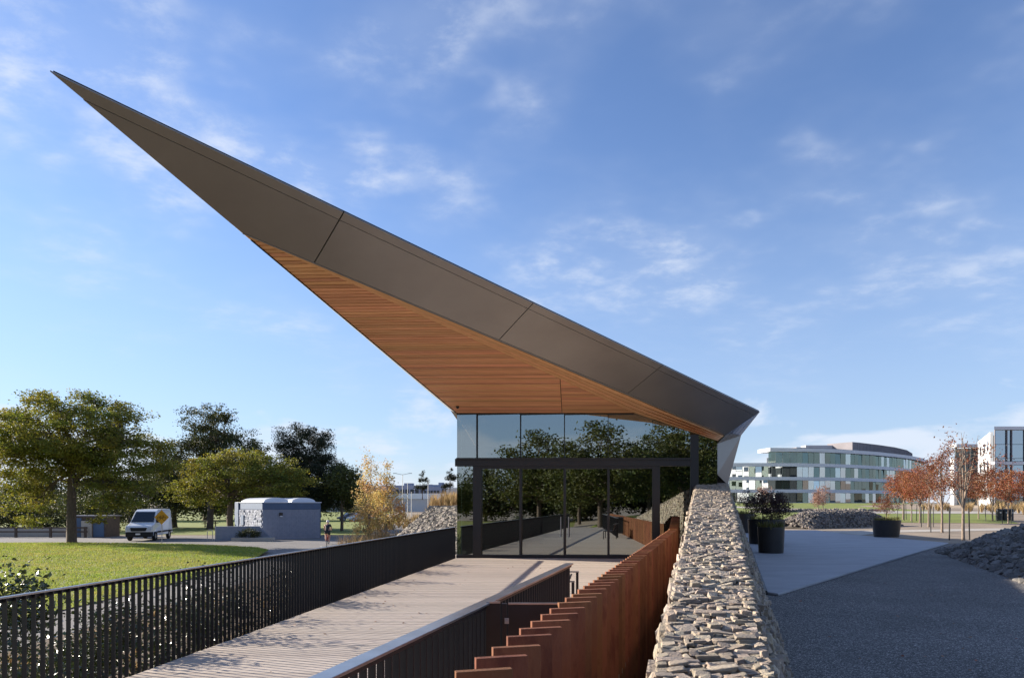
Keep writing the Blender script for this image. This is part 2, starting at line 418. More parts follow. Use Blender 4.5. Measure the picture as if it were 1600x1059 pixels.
xs = sorted(set([-3000, -1200, -500, -200, -100, -50, -20, -10, 50, 100, 200, 500, 1200, 3000] + [round(-4 + 0.3 * i, 2) for i in range(75)] + [20, 24, 30, 40]))
ys = sorted(set([-3000, -800, -200, -60, -20] + [float(i) for i in range(-6, 60)] + list(range(60, 220, 10)) + [300, 500, 1000, 2000, 4500]))
gv = [(x, y, height(x, y)) for y in ys for x in xs]
nx = len(xs)
gf = [(j * nx + i, j * nx + i + 1, (j + 1) * nx + i + 1, (j + 1) * nx + i) for j in range(len(ys) - 1) for i in range(nx - 1)]
ground = link('ground', MB().add(gv, gf).mesh('ground', M_ground, fix=False))
tag(ground, 'tan gravel ground of the park and plaza', 'ground', kind='structure')

def sheet(name, pts, z, m, label, kind='structure', hfun=None, res=None):
    """flat ground sheet, or a gridded one following hfun"""
    if hfun is None:
        o = MB().add([(x, y, z) for x, y in pts], [tuple(range(len(pts)))]).build(name, m, fix=False)
    else:
        bm = bmesh.new(); bm.faces.new([bm.verts.new((x, y, 0)) for x, y in pts])
        lo = [min(p[i] for p in pts) for i in (0, 1)]; hi = [max(p[i] for p in pts) for i in (0, 1)]
        for ax in (0, 1):
            n = int((hi[ax] - lo[ax]) / res)
            for i in range(1, n):
                co = [0, 0, 0]; no = [0, 0, 0]; co[ax] = lo[ax] + (hi[ax] - lo[ax]) * i / n; no[ax] = 1
                bmesh.ops.bisect_plane(bm, geom=bm.verts[:] + bm.edges[:] + bm.faces[:], plane_co=co, plane_no=no)
        for v in bm.verts: v.co.z = hfun(v.co.x, v.co.y) + z
        me = bpy.data.meshes.new(name); bm.to_mesh(me); bm.free(); o = link(name, me, None, m)
    if o.data.polygons[0].normal.z < 0: o.data.flip_normals()
    return tag(o, label, None, kind=kind)

ZL = -1.1
lawn_poly = [(-70, -60), (-12.5, -60), (-12.5, 11), (-12.4, 24), (-13.0, 34), (-14.6, 41), (-16.2, 43.4), (-22, 46.0), (-30, 47.6), (-70, 48.5)]
def lawn_h(x, y): return 0.32 * math.exp(-((x + 30) / 17) ** 2 - ((y - 41) / 9) ** 2)
lawn = sheet('lawn', lawn_poly, ZL + 0.03, M_lawn, 'sunlit lawn below the deck railing', hfun=lawn_h, res=2.2)
path = sheet('path', [(-12.45, -60), (-10.4, -60), (-10.1, 24), (-9.2, 36), (-6.0, 46), (-4.5, 58), (-9, 72), (-13, 100), (-17, 100), (-14.0, 72), (-12.5, 62), (-60, 62), (-90, 60), (-90, 48.0), (-30, 47.7), (-22, 46.05), (-16.15, 43.45), (-14.5, 41), (-12.9, 34), (-12.3, 24)], ZL + 0.012, M_asphalt, 'grey asphalt path and service road through the park')
bed = sheet('planting_bed', [(-10.38, -20), (-6.2, -20), (-3.2, 2), (-1.2, 23.6), (-1.5, 24.5), (-5.9, 46), (-9.15, 36), (-10.05, 24)], ZL + 0.008, M_dirt, 'brown mulch planting bed below the deck')
sheet('far_lawn', [(-400, 64), (-13.5, 64), (-15, 72), (-19, 100), (-30, 150), (-60, 420), (-400, 420)], ZL + 0.02, M_farlawn, 'sunlit grass beyond the service road')
sheet('verge', [(-8.6, 72), (-1, 66), (4, 90), (-10, 96)], ZL + 0.02, M_farlawn, 'small patch of grass beyond the autumn trees')
sheet('far_lawn', [(21, 66), (29, 66), (46, 62), (62, 88), (75, 150), (120, 195), (30, 196), (18, 120)], 0.02, M_farlawn, 'green lawn in front of the glass office block', hfun=height, res=10)
# near right: dark speckled gravel, concrete patio
sheet('gravel_yard', [(-0.6, -4), (40, -4), (40, 30.0), (19.8, 31.5), (10.0, 33), (0.30 * 26 + 1.0, 26), (1.0, 2)], 0.006, M_gravel, 'dark speckled gravel yard beside the stone wall')
patio_pts = [Gd(1199.5, 929), Gd(1216, 931.5), Gd(1482, 849.5), (19.8, 40.5), (20.5, 46), (10.2, 46.5), (9.76, 27.9)]
pv = MB()
patio = pv.slab([(x, y, 0.012) for x, y in patio_pts], (0, 0, 0.05)).build('patio', M_patio, bevel=0.01)
tag(patio, 'pale concrete patio slab with planters', kind='structure')
# saw-cut joints in the slab
for i, (a, b) in enumerate([((6.1, 15.5), (9.3, 18.6)), ((8.4, 22.2), (15.5, 22.4)), ((10.2, 28.0), (19.6, 28.2)), ((10.4, 36.0), (19.8, 36.0))]):
    d = Vector((b[0] - a[0], b[1] - a[1], 0)).normalized(); n = Vector((-d.y, d.x, 0)) * 0.006
    q = [Vector((*a, 0.0645)) - n, Vector((*b, 0.0645)) - n, Vector((*b, 0.0645)) + n, Vector((*a, 0.0645)) + n]
    if i > 0: MB().add(q, [(0, 1, 2, 3)]).build('slab_joint', M_core, patio, fix=False)
sheet('walk', [(20.4, 40.0), (24, 43.5), (34, 47.0), (60, 56), (60, 59), (33, 49.8), (23, 46.2), (20.6, 45.5)], 0.016, M_walk, 'pale walk crossing the gravel between the young trees')
sheet('walk', [(40, 92), (46, 92), (110, 90), (110, 100), (60, 104), (52, 120), (46, 150), (40, 150), (44, 118)], 0.05, M_walk, 'pale walk curving along the far lawn', hfun=height, res=8)

# grass blades on the lawn
def grass_patch(name, n, xr, yr, inside, zf, hgt, wid, m, parent=None, density_bias=None):
    x = rng.uniform(*xr, n * 3); y = rng.uniform(*yr, n * 3)
    if density_bias is not None: y = yr[0] + (yr[1] - yr[0]) * rng.random(n * 3) ** density_bias
    ok = np.array([inside(a, b) for a, b in zip(x, y)]); x, y = x[ok][:n], y[ok][:n]; n = len(x)
    z = np.array([zf(a, b) for a, b in zip(x, y)])
    h = hgt * rng.uniform(0.5, 1.25, n); w = wid * rng.uniform(0.7, 1.3, n); a = rng.uniform(0, 2 * np.pi, n)
    lean = h * rng.uniform(0.2, 0.9, n); la = rng.uniform(0, 2 * np.pi, n)
    p = np.zeros((n, 3, 3))
    p[:, 0] = np.stack([x - w * np.cos(a), y - w * np.sin(a), z], 1)
    p[:, 1] = np.stack([x + w * np.cos(a), y + w * np.sin(a), z], 1)
    p[:, 2] = np.stack([x + lean * np.cos(la), y + lean * np.sin(la), z + h], 1)
    me = np_mesh(name, p.reshape(-1, 3), np.arange(n * 3).reshape(-1, 3), m)
    return link(name, me, parent)

def in_poly(poly):
    def f(x, y):
        c = False; j = len(poly) - 1
        for i in range(len(poly)):
            xi, yi = poly[i]; xj, yj = poly[j]
            if (yi > y) != (yj > y) and x < (xj - xi) * (y - yi) / (yj - yi) + xi: c = not c
            j = i
        return c
    return f
vis_lawn = in_poly(lawn_poly)
gr = grass_patch('grass', 75000, (-44, -12.4), (14, 48), lambda a, b: a > -0.80 * b - 1 and vis_lawn(a, b), lambda a, b: ZL + 0.03 + lawn_h(a, b), 0.075, 0.016, M_grass, None, 1.0)
tag(gr, 'short green and yellowing grass blades of the near lawn', 'grass', kind='stuff')

# ------------------------------------------------------------------ deck and railings
def xl(Y): return -4.18 + 0.14 * (Y - 7.31)           # left railing line
def xi(Y): return 0.776 + 0.275 * (Y - 9.2)           # inner railing line
def xr(Y): return 0.123 + 0.288 * (Y - 3.76)          # right ends of the corten fins
deck = MB()
deck.add([(xl(-6) + .1, -6.0, -0.06), (xr(-6) - .1, -6.0, -0.06), (xr(23.6) - .1, 23.6, -0.06), (xl(23.6) + .1, 23.6, -0.06),
          (xl(-6) + .1, -6.0, -0.30), (xr(-6) - .1, -6.0, -0.30), (xr(23.6) - .1, 23.6, -0.30), (xl(23.6) + .1, 23.6, -0.30)],
         [(0, 1, 2, 3), (7, 6, 5, 4), (0, 4, 5, 1), (1, 5, 6, 2), (2, 6, 7, 3), (3, 7, 4, 0)])
deck_o = deck.build('deck', M_joist)
tag(deck_o, 'weathered timber deck leading to the glass pavilion', kind='structure')
pitch = 0.145
y = -5.95
while y < 23.2:
    a, b = y, y + pitch - 0.009
    jx = random.uniform(-.006, .006); jz = random.uniform(-.0015, .0015)
    MB().hexa([(xl(a) + .03 + jx, a, -0.055 + jz), (xr(a) - .02, a, -0.055 + jz), (xr(b) - .02, b, -0.055 + jz), (xl(b) + .03 + jx, b, -0.055 + jz),
               (xl(a) + .03 + jx, a, jz), (xr(a) - .02, a, jz), (xr(b) - .02, b, jz), (xl(b) + .03 + jx, b, jz)]).build('plank', M_plank, deck_o)
    y += pitch
# piers under the deck
for Y in (5.0, 11.0, 17.0, 22.5):
    MB().box(xl(Y) + .5, xl(Y) + .85, Y - .18, Y + .18, ZL, -0.31).build('pier', M_core, deck_o)
    MB().box(xi(min(Y, 9)) - .5, xi(min(Y, 9)) - .15, Y - .18, Y + .18, ZL, -0.31).build('pier', M_core, deck_o)

bal_mesh = MB().box(-0.021, 0.021, -0.006, 0.006, -0.26, 1.045).mesh('baluster', M_black)
def railing(line, y0, y1, dx, cap_w, cap_t, label, pitch=0.101, name='railing', edge=-0.02):
    t = empty(name, (line(y0), y0, 0), 0, label, 'railing')
    k = line(1) - line(0); ang = math.atan(-k)
    Y = y0
    while Y < y1:
        o = link('baluster', bal_mesh, t, None, (line(Y) + dx - t.location.x, Y - y0, random.uniform(-.001, .001)), (0, 0, ang + random.gauss(0, .012)))
        Y += pitch / math.sqrt(1 + k * k)
    a = Vector((dx, 0, 0)); b = Vector((line(y1) - line(y0) + dx, y1 - y0, 0))
    MB().bar(a + Vector((0, 0, 1.058)), b + Vector((0, 0, 1.058)), cap_w, cap_t).build('handrail', M_cap, t, bevel=0.002)
    MB().bar(a + Vector((edge, 0, 1.032)), b + Vector((edge, 0, 1.032)), 0.012, 0.036).build('top_bar', M_black, t)
    MB().bar(a + Vector((0.034, 0, -0.16)), b + Vector((0.034, 0, -0.16)), 0.010, 0.15).build('fixing_plate', M_black, t)
    return t
railing(xl, -5.9, 23.4, -0.01, 0.05, 0.016, 'long black blade railing along the left edge of the deck')
inner = railing(xi, -5.5, 9.2, 0.0, 0.105, 0.018, 'shorter black railing with wide pale cap inside the deck', edge=0.02)
# gate between the inner railing and the corten screen
gt = empty('gate', (-0.06, 5.54, 0), 0, 'low black gate between inner railing and rusty fins', 'gate')
MB().box(0.03, 0.43, -0.012, 0.012, 0.06, 1.05).build('panel', M_black, gt)
MB().box(0.03, 0.43, -0.018, 0.018, 1.052, 1.064).build('top_edge', M_cap, gt)
MB().box(-0.022, 0.018, -0.02, 0.02, 0.002, 1.06).build('post', M_black, gt, bevel=0.003)
MB().box(-0.15, -0.035, -0.012, 0.012, 0.05, 1.06).build('side_panel', M_black, gt)
MB().box(-0.15, -0.035, -0.016, 0.016, 1.062, 1.074).build('side_cap', M_cap, gt)
lt = MB(); lt.box(0.0, 0.035, -0.034, -0.0205, 0.90, 0.945); lt.tube([(0.018, -0.04, 0.92), (0.018, -0.05, 0.92)], 0.01, 8); lt.build('latch', M_galv, gt)
# slatted bench facing the view
bn = empty('bench', (0.765, 9.45, 0.002), -math.atan(0.14), 'dark slatted bench just past the end of the inner railing', 'bench')
for i in range(4):
    z = 0.44 + i * 0.088
    MB().bar((-0.13 + i * 0.033, 0, z), (-0.13 + i * 0.033, 1.5, z), 0.025, 0.08, (0.35, 0, 1)).build('backrest_slat', M_frame, bn, bevel=0.004)
for i in range(5):
    MB().box(-0.58 + i * 0.088, -0.50 + i * 0.088, 0, 1.5, 0.40, 0.425).build('seat_slat', M_frame, bn, bevel=0.004)
for yy in (0.05, 1.41):
    MB().box(0.055, 0.095, yy, yy + 0.04, 0, 0.77).build('leg', M_black, bn)
    MB().box(-0.58, -0.54, yy, yy + 0.04, 0, 0.395).build('leg', M_black, bn)
    MB().box(-0.10, 0.10, yy - 0.004, yy + 0.044, 0.772, 0.79).build('armrest', M_cap, bn)

# ------------------------------------------------------------------ corten fins
cs = empty('fin_screen', (xr(-5.6), -5.6, 0), 0, 'rusty weathering steel fin screen between deck and stone wall', 'screen')
def fin_z(Y): return 1.07 if Y < 20.8 else 1.07 + (Y - 20.8) * 0.205
Y = -5.6
while Y < 22.75:
    zt = fin_z(Y) + random.gauss(0, .003)
    x1 = xr(Y); d = Vector((-0.269, -0.07, 0)); n = Vector((0.07, -0.269, 0)).normalized() * 0.022
    b0 = Vector((x1, Y, 0)) - Vector(cs.location)
    q = [b0 + d - n, b0 - n, b0 + n, b0 + d + n]
    MB().hexa([(p.x, p.y, -1.15) for p in q] + [(p.x, p.y, zt) for p in q]).build('fin', M_corten, cs, bevel=0.0025)
    Y += 0.279
MB().bar(Vector((xr(-5.6) - .14, -5.6, -0.3)) - Vector(cs.location), Vector((xr(22.8) - .14, 22.8, -0.3)) - Vector(cs.location), 0.03, 0.08).build('back_rail', M_corten, cs)

# ------------------------------------------------------------------ dry stone wall
def stone_proto(seed):
    """angular split stone: hull of jittered box corners and a few chips"""
    r = random.Random(seed); bm = bmesh.new()
    for sx in (-.5, .5):
        for sy in (-.5, .5):
            for sz in (-.5, .5):
                bm.verts.new((sx * r.uniform(.68, 1), sy * r.uniform(.62, 1), sz * r.uniform(.55, 1)))
    for _ in range(7):
        p = [r.uniform(-.5, .5) for _ in range(3)]; k = r.randrange(3); p[k] = math.copysign(r.uniform(.47, .56), p[k]); bm.verts.new(p)
    bmesh.ops.convex_hull(bm, input=bm.verts[:])
    bmesh.ops.delete(bm, geom=[v for v in bm.verts if not v.link_faces], context='VERTS')
    bmesh.ops.triangulate(bm, faces=bm.faces[:]); bmesh.ops.recalc_face_normals(bm, faces=bm.faces[:])
    bm.verts.index_update()
    V = np.array([v.co[:] for v in bm.verts]); Fc = np.array([[q.index for q in f.verts] for f in bm.faces])
    bm.free()
    return V, Fc
PROTO = [stone_proto(s) for s in range(16)]
def rotm(rx, ry, rz):
    return np.array(Matrix.Rotation(rz, 3, 'Z') @ Matrix.Rotation(ry, 3, 'Y') @ Matrix.Rotation(rx, 3, 'X'))
def joined_stones(name, items, m, parent=None, protos=PROTO):
    """items: (loc, size, rot) -> one mesh"""
    vs, fs, b = [], [], 0
    for i, (loc, size, rot) in enumerate(items):
        V, Fc = protos[(i * 7 + int(loc[0] * 13)) % len(protos)]
        vs.append((V * np.array(size)) @ rotm(*rot).T + np.array(loc)); fs.append(Fc + b); b += len(V)
    return link(name, np_mesh(name, np.concatenate(vs), np.concatenate(fs), m), parent)
proto_me = [np_mesh('stone', V, Fc, M_stone) for V, Fc in PROTO]

def wl_left(Y): return 0.749 + 0.2812 * (Y - 3.6)
def wl_right(Y): return 1.346 + 0.3042 * (Y - 3.6)
def wl_top(Y): return 0.949 + 0.0802 * (Y - 3.6)
def wl_base(Y): return 0.326 * Y + 0.63
wall = empty('stone_wall', (wl_left(3.4), 3.4, 0), 0, 'long battered dry stone wall with pale stacked top rising to the pavilion', 'wall')
WO = np.array(wall.location)
WY0, WY1 = 2.2, 25.6
core = MB(); ring = []
for Y in (WY0, 10.0, 18.0, WY1):
    t = wl_top(Y) - 0.055
    ring.append([(wl_left(Y) + .05, Y, -1.1), (wl_left(Y) + .05, Y, t), (wl_right(Y) - .05, Y, t), (wl_base(Y) - .07, Y, -0.05), (wl_base(Y) - .07, Y, -1.1)])
vv = [tuple(np.array(p) - WO) for r in ring for p in r]
ff = [(i * 5 + k, i * 5 + (k + 1) % 5, (i + 1) * 5 + (k + 1) % 5, (i + 1) * 5 + k) for i in range(3) for k in range(5)] + [(4, 3, 2, 1, 0), (15, 16, 17, 18, 19)]
core.add(vv, ff).build('core', M_core, wall)
top_items = []
Y = 3.0
while Y < 23.9:
    x0, x1 = wl_left(Y), wl_right(Y); x = x0 - random.uniform(0, .012)
    row_d = random.uniform(0.036, 0.066)
    while x < x1:
        w = min(random.lognormvariate(math.log(0.085), 0.48), 0.21); w = max(w, 0.035)
        if x + w > x1 + 0.05: w = max(0.05, x1 + 0.02 - x)
        h = random.uniform(0.014, 0.034); dpt = row_d * random.uniform(0.95, 1.6)
        z = wl_top(Y) - 0.022 + random.gauss(0, 0.010)
        if random.random() < 0.04: h *= 1.7; z += 0.012
        top_items.append(((x + w / 2, Y + random.uniform(-.03, .03), z), (w * 1.0, dpt, h * 1.25), (random.gauss(0.10, 0.16), random.gauss(0, 0.11), random.gauss(0, 0.12))))
        x += w * random.uniform(0.92, 1.06)
    Y += row_d
vis = [t for t in top_items if t[0][1] > 3.5]
near = set(id(t) for t in sorted(vis, key=lambda t: t[0][1])[:300])
for i, t in enumerate(top_items):
    if id(t) in near:
        o = link('stone', proto_me[random.randrange(16)], wall, None, tuple(np.array(t[0]) - WO), t[2]); o.scale = t[1]
rest = [(tuple(np.array(t[0]) - WO), t[1], t[2]) for t in top_items if id(t) not in near]
# battered right-hand face, and the upper left face
face_items = []
Y = 3.0
z = 0.0
while z < 2.7:
    hrow = random.uniform(0.055, 0.085); Y = 2.8
    while Y < 25.4:
        L_ = random.uniform(0.12, 0.34)
        zt = wl_top(Y)
        if z < zt - 0.09:
            f = z / zt; xf = wl_base(Y) + (wl_right(Y) - wl_base(Y)) * f
            face_items.append(((xf - 0.06 + random.gauss(0, .014), Y + L_ / 2, z + hrow / 2), (0.17, L_ * 1.02, hrow * 1.12), (random.gauss(0, .05), random.gauss(-0.1, .1), random.gauss(-0.3, .07))))
            xq = wl_left(Y)
            if z > 0.25 and Y < 24: face_items.append(((xq + 0.05 + random.gauss(0, .012), Y + L_ / 2, z + hrow / 2), (0.15, L_ * 1.02, hrow * 1.1), (random.gauss(0, .05), 0, random.gauss(-0.28, .05))))
        Y += L_
    z += hrow
face_items = [(tuple(np.array(a) - WO), b, c) for a, b, c in face_items]
tag(joined_stones('small_stones', rest + face_items, M_stone_i, wall), kind='stuff')
# dark strip put in as the shade of the slot between wall and patio
tag(MB().bar((5.17, 13.9, 0.035), (9.72, 27.9, 0.035), 0.05, 0.12).build('slot_shade_strip', M_black), 'dark strip standing for the shaded slot between stone wall and patio', 'edging')

# ------------------------------------------------------------------ pavilion
RS = 0.93
A = P(78, 112, 10.9 * RS); B = P(1187, 643.5, 24.0 * RS)
DWN = Vector((-0.92, 1.0, -0.726)) * (0.97 * RS)      # down the face of the fascia
DWN_N = (B - A).cross(DWN).normalized()
if DWN_N.y > 0: DWN_N = -DWN_N
def top_at(px):
    r = (px - 800) / F
    t = (r * A.y - A.x) / ((B.x - A.x) - r * (B.y - A.y)); return A + (B - A) * t
def bot_at(px):
    a, b = A + DWN, B + DWN; r = (px - 800) / F
    t = (r * a.y - a.x) / ((b.x - a.x) - r * (b.y - a.y)); return a + (b - a) * t
D = bot_at(379)
YF = 23.7
FK = 0.095                                            # the glazed front is turned a few degrees to the left
def yfac(px):
    r = (px - 800) / F; x0 = (713 - 800) / F * YF
    return (YF + FK * x0) / (1 + FK * r)
def onf(p):
    """carry a point laid out on the plane Y = YF onto the turned front"""
    px = 800 + p[0] / p[1] * F; k = yfac(px) / YF
    return Vector((p[0] * k, p[1] * k, EYE + (p[2] - EYE) * k))
C = P(713, 645, YF); Fq = P(991, 645, yfac(991)); Gq = P(1121, 688.5, yfac(1121)); Fq0 = P(991, 645, YF); Gq0 = P(1121, 688.5, YF)
Q1 = B + DWN
roof = empty('pavilion', (2.6, 30, 0), 0, 'glass pavilion under a dark wedge roof with cedar soffit', 'pavilion')
RO = Vector(roof.location)
def loc_(pts): return [Vector(p) - RO for p in pts]

# fascia panels: four bays, each split by a seam near the top edge
joints = [None, 537, 833, 1035, None]
edge_dir = (B - A).normalized()
g = edge_dir * 0.012
gd = DWN.normalized() * 0.006
def left_cut(f):
    """point on the left edge of the fascia at fraction f of its height"""
    # intersection of the line A + f*DWN + s*edge with the cut A-D
    AD = D - A
    # solve A + f DWN + s E = A + u AD in the fascia plane
    E = B - A
    m = np.array([[E.dot(E), -E.dot(AD)], [E.dot(DWN), -DWN.dot(AD)]])
    rhs = np.array([-f * DWN.dot(E), -f * DWN.dot(DWN)])
    s, u = np.linalg.solve(m, rhs)
    return A + DWN * f + E * s
SEAM = 0.14
th = -DWN_N * 0.03
def tpt(i, f):
    if i == 0: return left_cut(f)
    if i == 4: return B + DWN * f
    return top_at(joints[i]) + DWN * f
for i in range(4):
    ga = g if i > 0 else Vector(); gb = g if i < 3 else Vector()
    up = [tpt(i, 0) + ga, tpt(i + 1, 0) - gb, tpt(i + 1, SEAM) - gb - gd, tpt(i, SEAM) + ga - gd]
    lo = [tpt(i, SEAM) + ga + gd, tpt(i + 1, SEAM) - gb + gd, tpt(i + 1, 0.985) - gb, tpt(i, 0.985) + ga]
    if i == 0: up = up[0:1] + up[1:]
    MB().slab(loc_(up), th).build('fascia_top_panel', M_fascia, roof)
    MB().slab(loc_(lo), th).build('fascia_panel', M_fascia, roof)
back = th * 1.05
MB().slab(loc_([p + back for p in (A + g * 3, B - g, Q1 - g, D)]), th).build('fascia_backing', M_gap, roof)
# thin lip along the fascia's lower edge
lip = Vector((-0.25, 0.55, -0.12)).normalized() * 0.09
MB().slab(loc_([D, Q1, Q1 + lip, D + lip * 0.3]), (0, 0, 0.02)).build('fascia_lip', M_fascia, roof)
# left edge fascia: sunlight on the metal put in as pale paint
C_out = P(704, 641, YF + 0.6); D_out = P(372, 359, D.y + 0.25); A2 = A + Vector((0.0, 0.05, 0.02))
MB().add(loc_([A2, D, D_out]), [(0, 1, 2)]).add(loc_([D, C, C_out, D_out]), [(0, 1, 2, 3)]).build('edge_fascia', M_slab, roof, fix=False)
MB().bar(D + (C - D) * .02 + Vector((.02, 0, 0)) - RO, C - RO, 0.03, 0.025).build('edge_trim', M_gap, roof)
# roof deck above (closes the volume; it is what throws the long shade on the plaza)
B_b = Vector((10.2, 52, 4.9)); C_b = Vector((-2.2, 52, 5.3))
MB().add(loc_([A2 + Vector((0, 0.03, 0)), B + Vector((0, .02, -.01)), B_b, C_b, C_out, D_out, Vector((1.5, 24, 6.35))]),
         [(0, 1, 6), (1, 2, 6), (2, 3, 6), (3, 4, 6), (4, 5, 6), (5, 0, 6)]).build('roof_deck', M_fascia, roof, fix=False)
# soffit: cedar slats running across, on the plane D-C-F
sn = (C - D).cross(Fq - D).normalized()
if sn.z > 0: sn = -sn
sof_back = MB().slab(loc_([p - sn * 0.045 for p in (D, C, Fq)]), -sn * 0.02).build('soffit_backing', M_gap, roof)
S_left = lambda t: D + (C - D) * t
S_right = lambda t: D + (Fq - D) * t
nsl = 76
for i in range(nsl):
    t0 = i / nsl + 0.0008; t1 = (i + 1) / nsl - 0.0017
    if i == 0: t0 = 0.004
    a, b, c, d = S_left(t0), S_right(t0), S_right(t1), S_left(t1)
    sp = 0.7 + 0.0 * t0
    # crease joint: a fine gap from P1 to P2 splits the slats on the right
    cr0, cr1 = 0.708, 1.0
    if t0 > cr0:
        K0 = S_right(cr0); K1 = C + (Fq - C) * 0.60
        e0 = K0 + (K1 - K0) * ((t0 - cr0) / (1 - cr0)); e1 = K0 + (K1 - K0) * ((t1 - cr0) / (1 - cr0)); gx = Vector((0.010, 0, 0)); u0 = 1 - (b - e0).length / max(1e-6, (b - a).length)
        MB().slab(loc_([a, e0 - gx, e1 - gx, d]), -sn * 0.03).build('slat', M_cedar, roof)
        if u0 < 0.995: MB().slab(loc_([e0 + gx, b, c, e1 + gx]), -sn * 0.03).build('slat', M_cedar, roof)
    else:
        MB().slab(loc_([a, b, c, d]), -sn * 0.03).build('slat', M_cedar, roof)
# bright cedar strip between fascia and soffit, boards along its length
inn = [D, Fq, Gq]; ou = [D + lip * 0.3, bot_at(1010) + lip, Q1 + lip]
nb = 4
for k in range(nb):
    f0, f1 = k / nb + 0.01, (k + 1) / nb - 0.01
    o0 = [ou[j] + (inn[j] - ou[j]) * f0 for j in range(3)]; o1 = [ou[j] + (inn[j] - ou[j]) * f1 for j in range(3)]
    MB().slab(loc_([o0[0], o0[1], o1[1], o1[0]]), (0, 0.02, 0.02)).slab(loc_([o0[1], o0[2], o1[2], o1[1]]), (0, 0.02, 0.02)).build('soffit_board', M_cedar2, roof)
up3 = Vector((0, 0.06, 0.05))
MB().add(loc_([p + up3 for p in (ou[0], ou[1], inn[1], inn[0])]), [(0, 1, 2, 3)]).add(loc_([p + up3 for p in (ou[1], ou[2], inn[2], inn[1])]), [(0, 1, 2, 3)]).build('strip_backing', M_gap, roof, fix=False)
# right end: folded underside, reflected brightness in its metal colour, and the dark leaning leg wall
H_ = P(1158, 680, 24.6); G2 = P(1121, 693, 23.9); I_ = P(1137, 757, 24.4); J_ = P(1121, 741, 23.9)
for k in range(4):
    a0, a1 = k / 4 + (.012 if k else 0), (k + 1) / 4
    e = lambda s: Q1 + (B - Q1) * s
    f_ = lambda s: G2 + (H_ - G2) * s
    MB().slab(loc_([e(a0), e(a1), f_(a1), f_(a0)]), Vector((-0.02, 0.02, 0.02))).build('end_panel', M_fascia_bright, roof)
MB().slab(loc_([G2, H_, I_, J_]), Vector((-0.05, 0.08, 0))).build('leg_wall', M_fascia, roof)
MB().slab(loc_([H_, H_ + Vector((1.0, 26, .2)), I_ + Vector((1.0, 26, -2.0)), I_]), Vector((-0.1, 0, 0))).build('side_wall', M_fascia, roof)
MB().slab(loc_([B, B_b, H_ + Vector((1.0, 26, .2)), H_]), Vector((-0.03, 0, 0.03))).build('side_eave', M_fascia, roof)
# soffit fixtures: a security light, then a sprinkler head
MB().lathe([(0.0, 0.0), (0.05, 0.0), (0.06, -0.03), (0.035, -0.08), (0, -0.09)], 14).build('soffit_fixture', M_frame, roof, smooth=True, loc=S_left(0.93) + Vector((0.33, 0, -0.01)) - RO)
MB().lathe([(0.0, 0.0), (0.035, 0.0), (0.03, -0.03), (0, -0.035)], 12).build('soffit_fixture', M_frame, roof, smooth=True, loc=S_left(0.95) + Vector((4.0, 0, -0.01)) - RO)

# glazed front
zb0, zb1 = EYE + (HOR - 728) / F * YF, EYE + (HOR - 716.5) / F * YF     # transom band
YAW = 0.080
def fx(px): return (px - 800) / F * YF
def ztop(x):
    return Fq0.z if x <= Fq0.x else Fq0.z + (Gq0.z - Fq0.z) * (x - Fq0.x) / (Gq0.x - Fq0.x)
def pane(x0, x1, z0, z1a, z1b, yoff=0.0):
    yw = (x1 - x0) / 2 * YAW          # panes stand slightly turned in their frames
    MB().slab(loc_([onf(p) for p in [(x0, YF + .06 + yoff + yw, z0), (x1, YF + .06 + yoff - yw, z0), (x1, YF + .06 + yoff - yw, z1b), (x0, YF + .06 + yoff + yw, z1a)]]), (0, 0.003, 0)).build('pane', G_main, roof)
lowx = [fx(p) for p in (713.5, 739)], [fx(p) for p in (751, 813)], [fx(p) for p in (813, 882)], [fx(p) for p in (882, 950.5)], [fx(p) for p in (950.5, 1019)], [fx(p) for p in (1031, 1079)]
for i, (a, b) in enumerate(lowx): pane(a + .006, b - .006, 0.05, zb0, zb0, random.uniform(-.002, .002))
upx = [713.5, 744.5, 812.7, 881.5, 950, 1020, 1079]
for a, b in zip(upx[:-1], upx[1:]):
    a, b = fx(a), fx(b)
    pts = [(a + .006, ztop(a)), (b - .006, ztop(b))]
    if a < Fq0.x < b: MB().slab(loc_([onf(p) for p in [(a + .006, YF + .06 + (b - a) / 2 * YAW, zb1), (b - .006, YF + .06 - (b - a) / 2 * YAW, zb1), (b - .006, YF + .06 - (b - a) / 2 * YAW, ztop(b)), (Fq0.x, YF + .06 + ((a + b) / 2 - Fq0.x) * YAW, Fq0.z), (a + .006, YF + .06 + (b - a) / 2 * YAW, ztop(a))]]), (0, .003, 0)).build('pane', G_main, roof)
    else: pane(a + .006, b - .006, zb1, ztop(a), ztop(b), random.uniform(-.002, .002))
pane(fx(1091), fx(1121), 1.6, ztop(fx(1091)), ztop(fx(1121)))
def fr(x0, x1, z0, z1, y0=0.0, y1=0.14, name='frame'):
    MB().hexa(loc_([onf(p) for p in [(x0, YF + y0, z0), (x1, YF + y0, z0), (x1, YF + y1, z0), (x0, YF + y1, z0), (x0, YF + y0, z1), (x1, YF + y0, z1), (x1, YF + y1, z1), (x0, YF + y1, z1)]])).build(name, M_frame, roof, bevel=0.004)
fr(fx(711), fx(1079), zb0 - .002, zb1 + .002, -0.05, 0.16, 'transom')
fr(fx(713), fx(1079), zb1 - .04, zb1 + .03, -0.09, -0.051, 'transom_lip')
fr(fx(713), fx(1079), -0.08, 0.085, -0.03, 0.15, 'sill')
fr(fx(739), fx(751.5), 0.086, zb0 - .003, -0.03, 0.15, 'jamb')
fr(fx(1019), fx(1031), 0.086, zb0 - .003, -0.03, 0.15, 'jamb')
fr(fx(1078.5), fx(1091), 0.0, ztop(fx(1091)) - .01, -0.06, 0.18, 'post')
fr(fx(751.6), fx(1018.9), zb0 - .09, zb0 - .004, -0.02, 0.13, 'door_head')
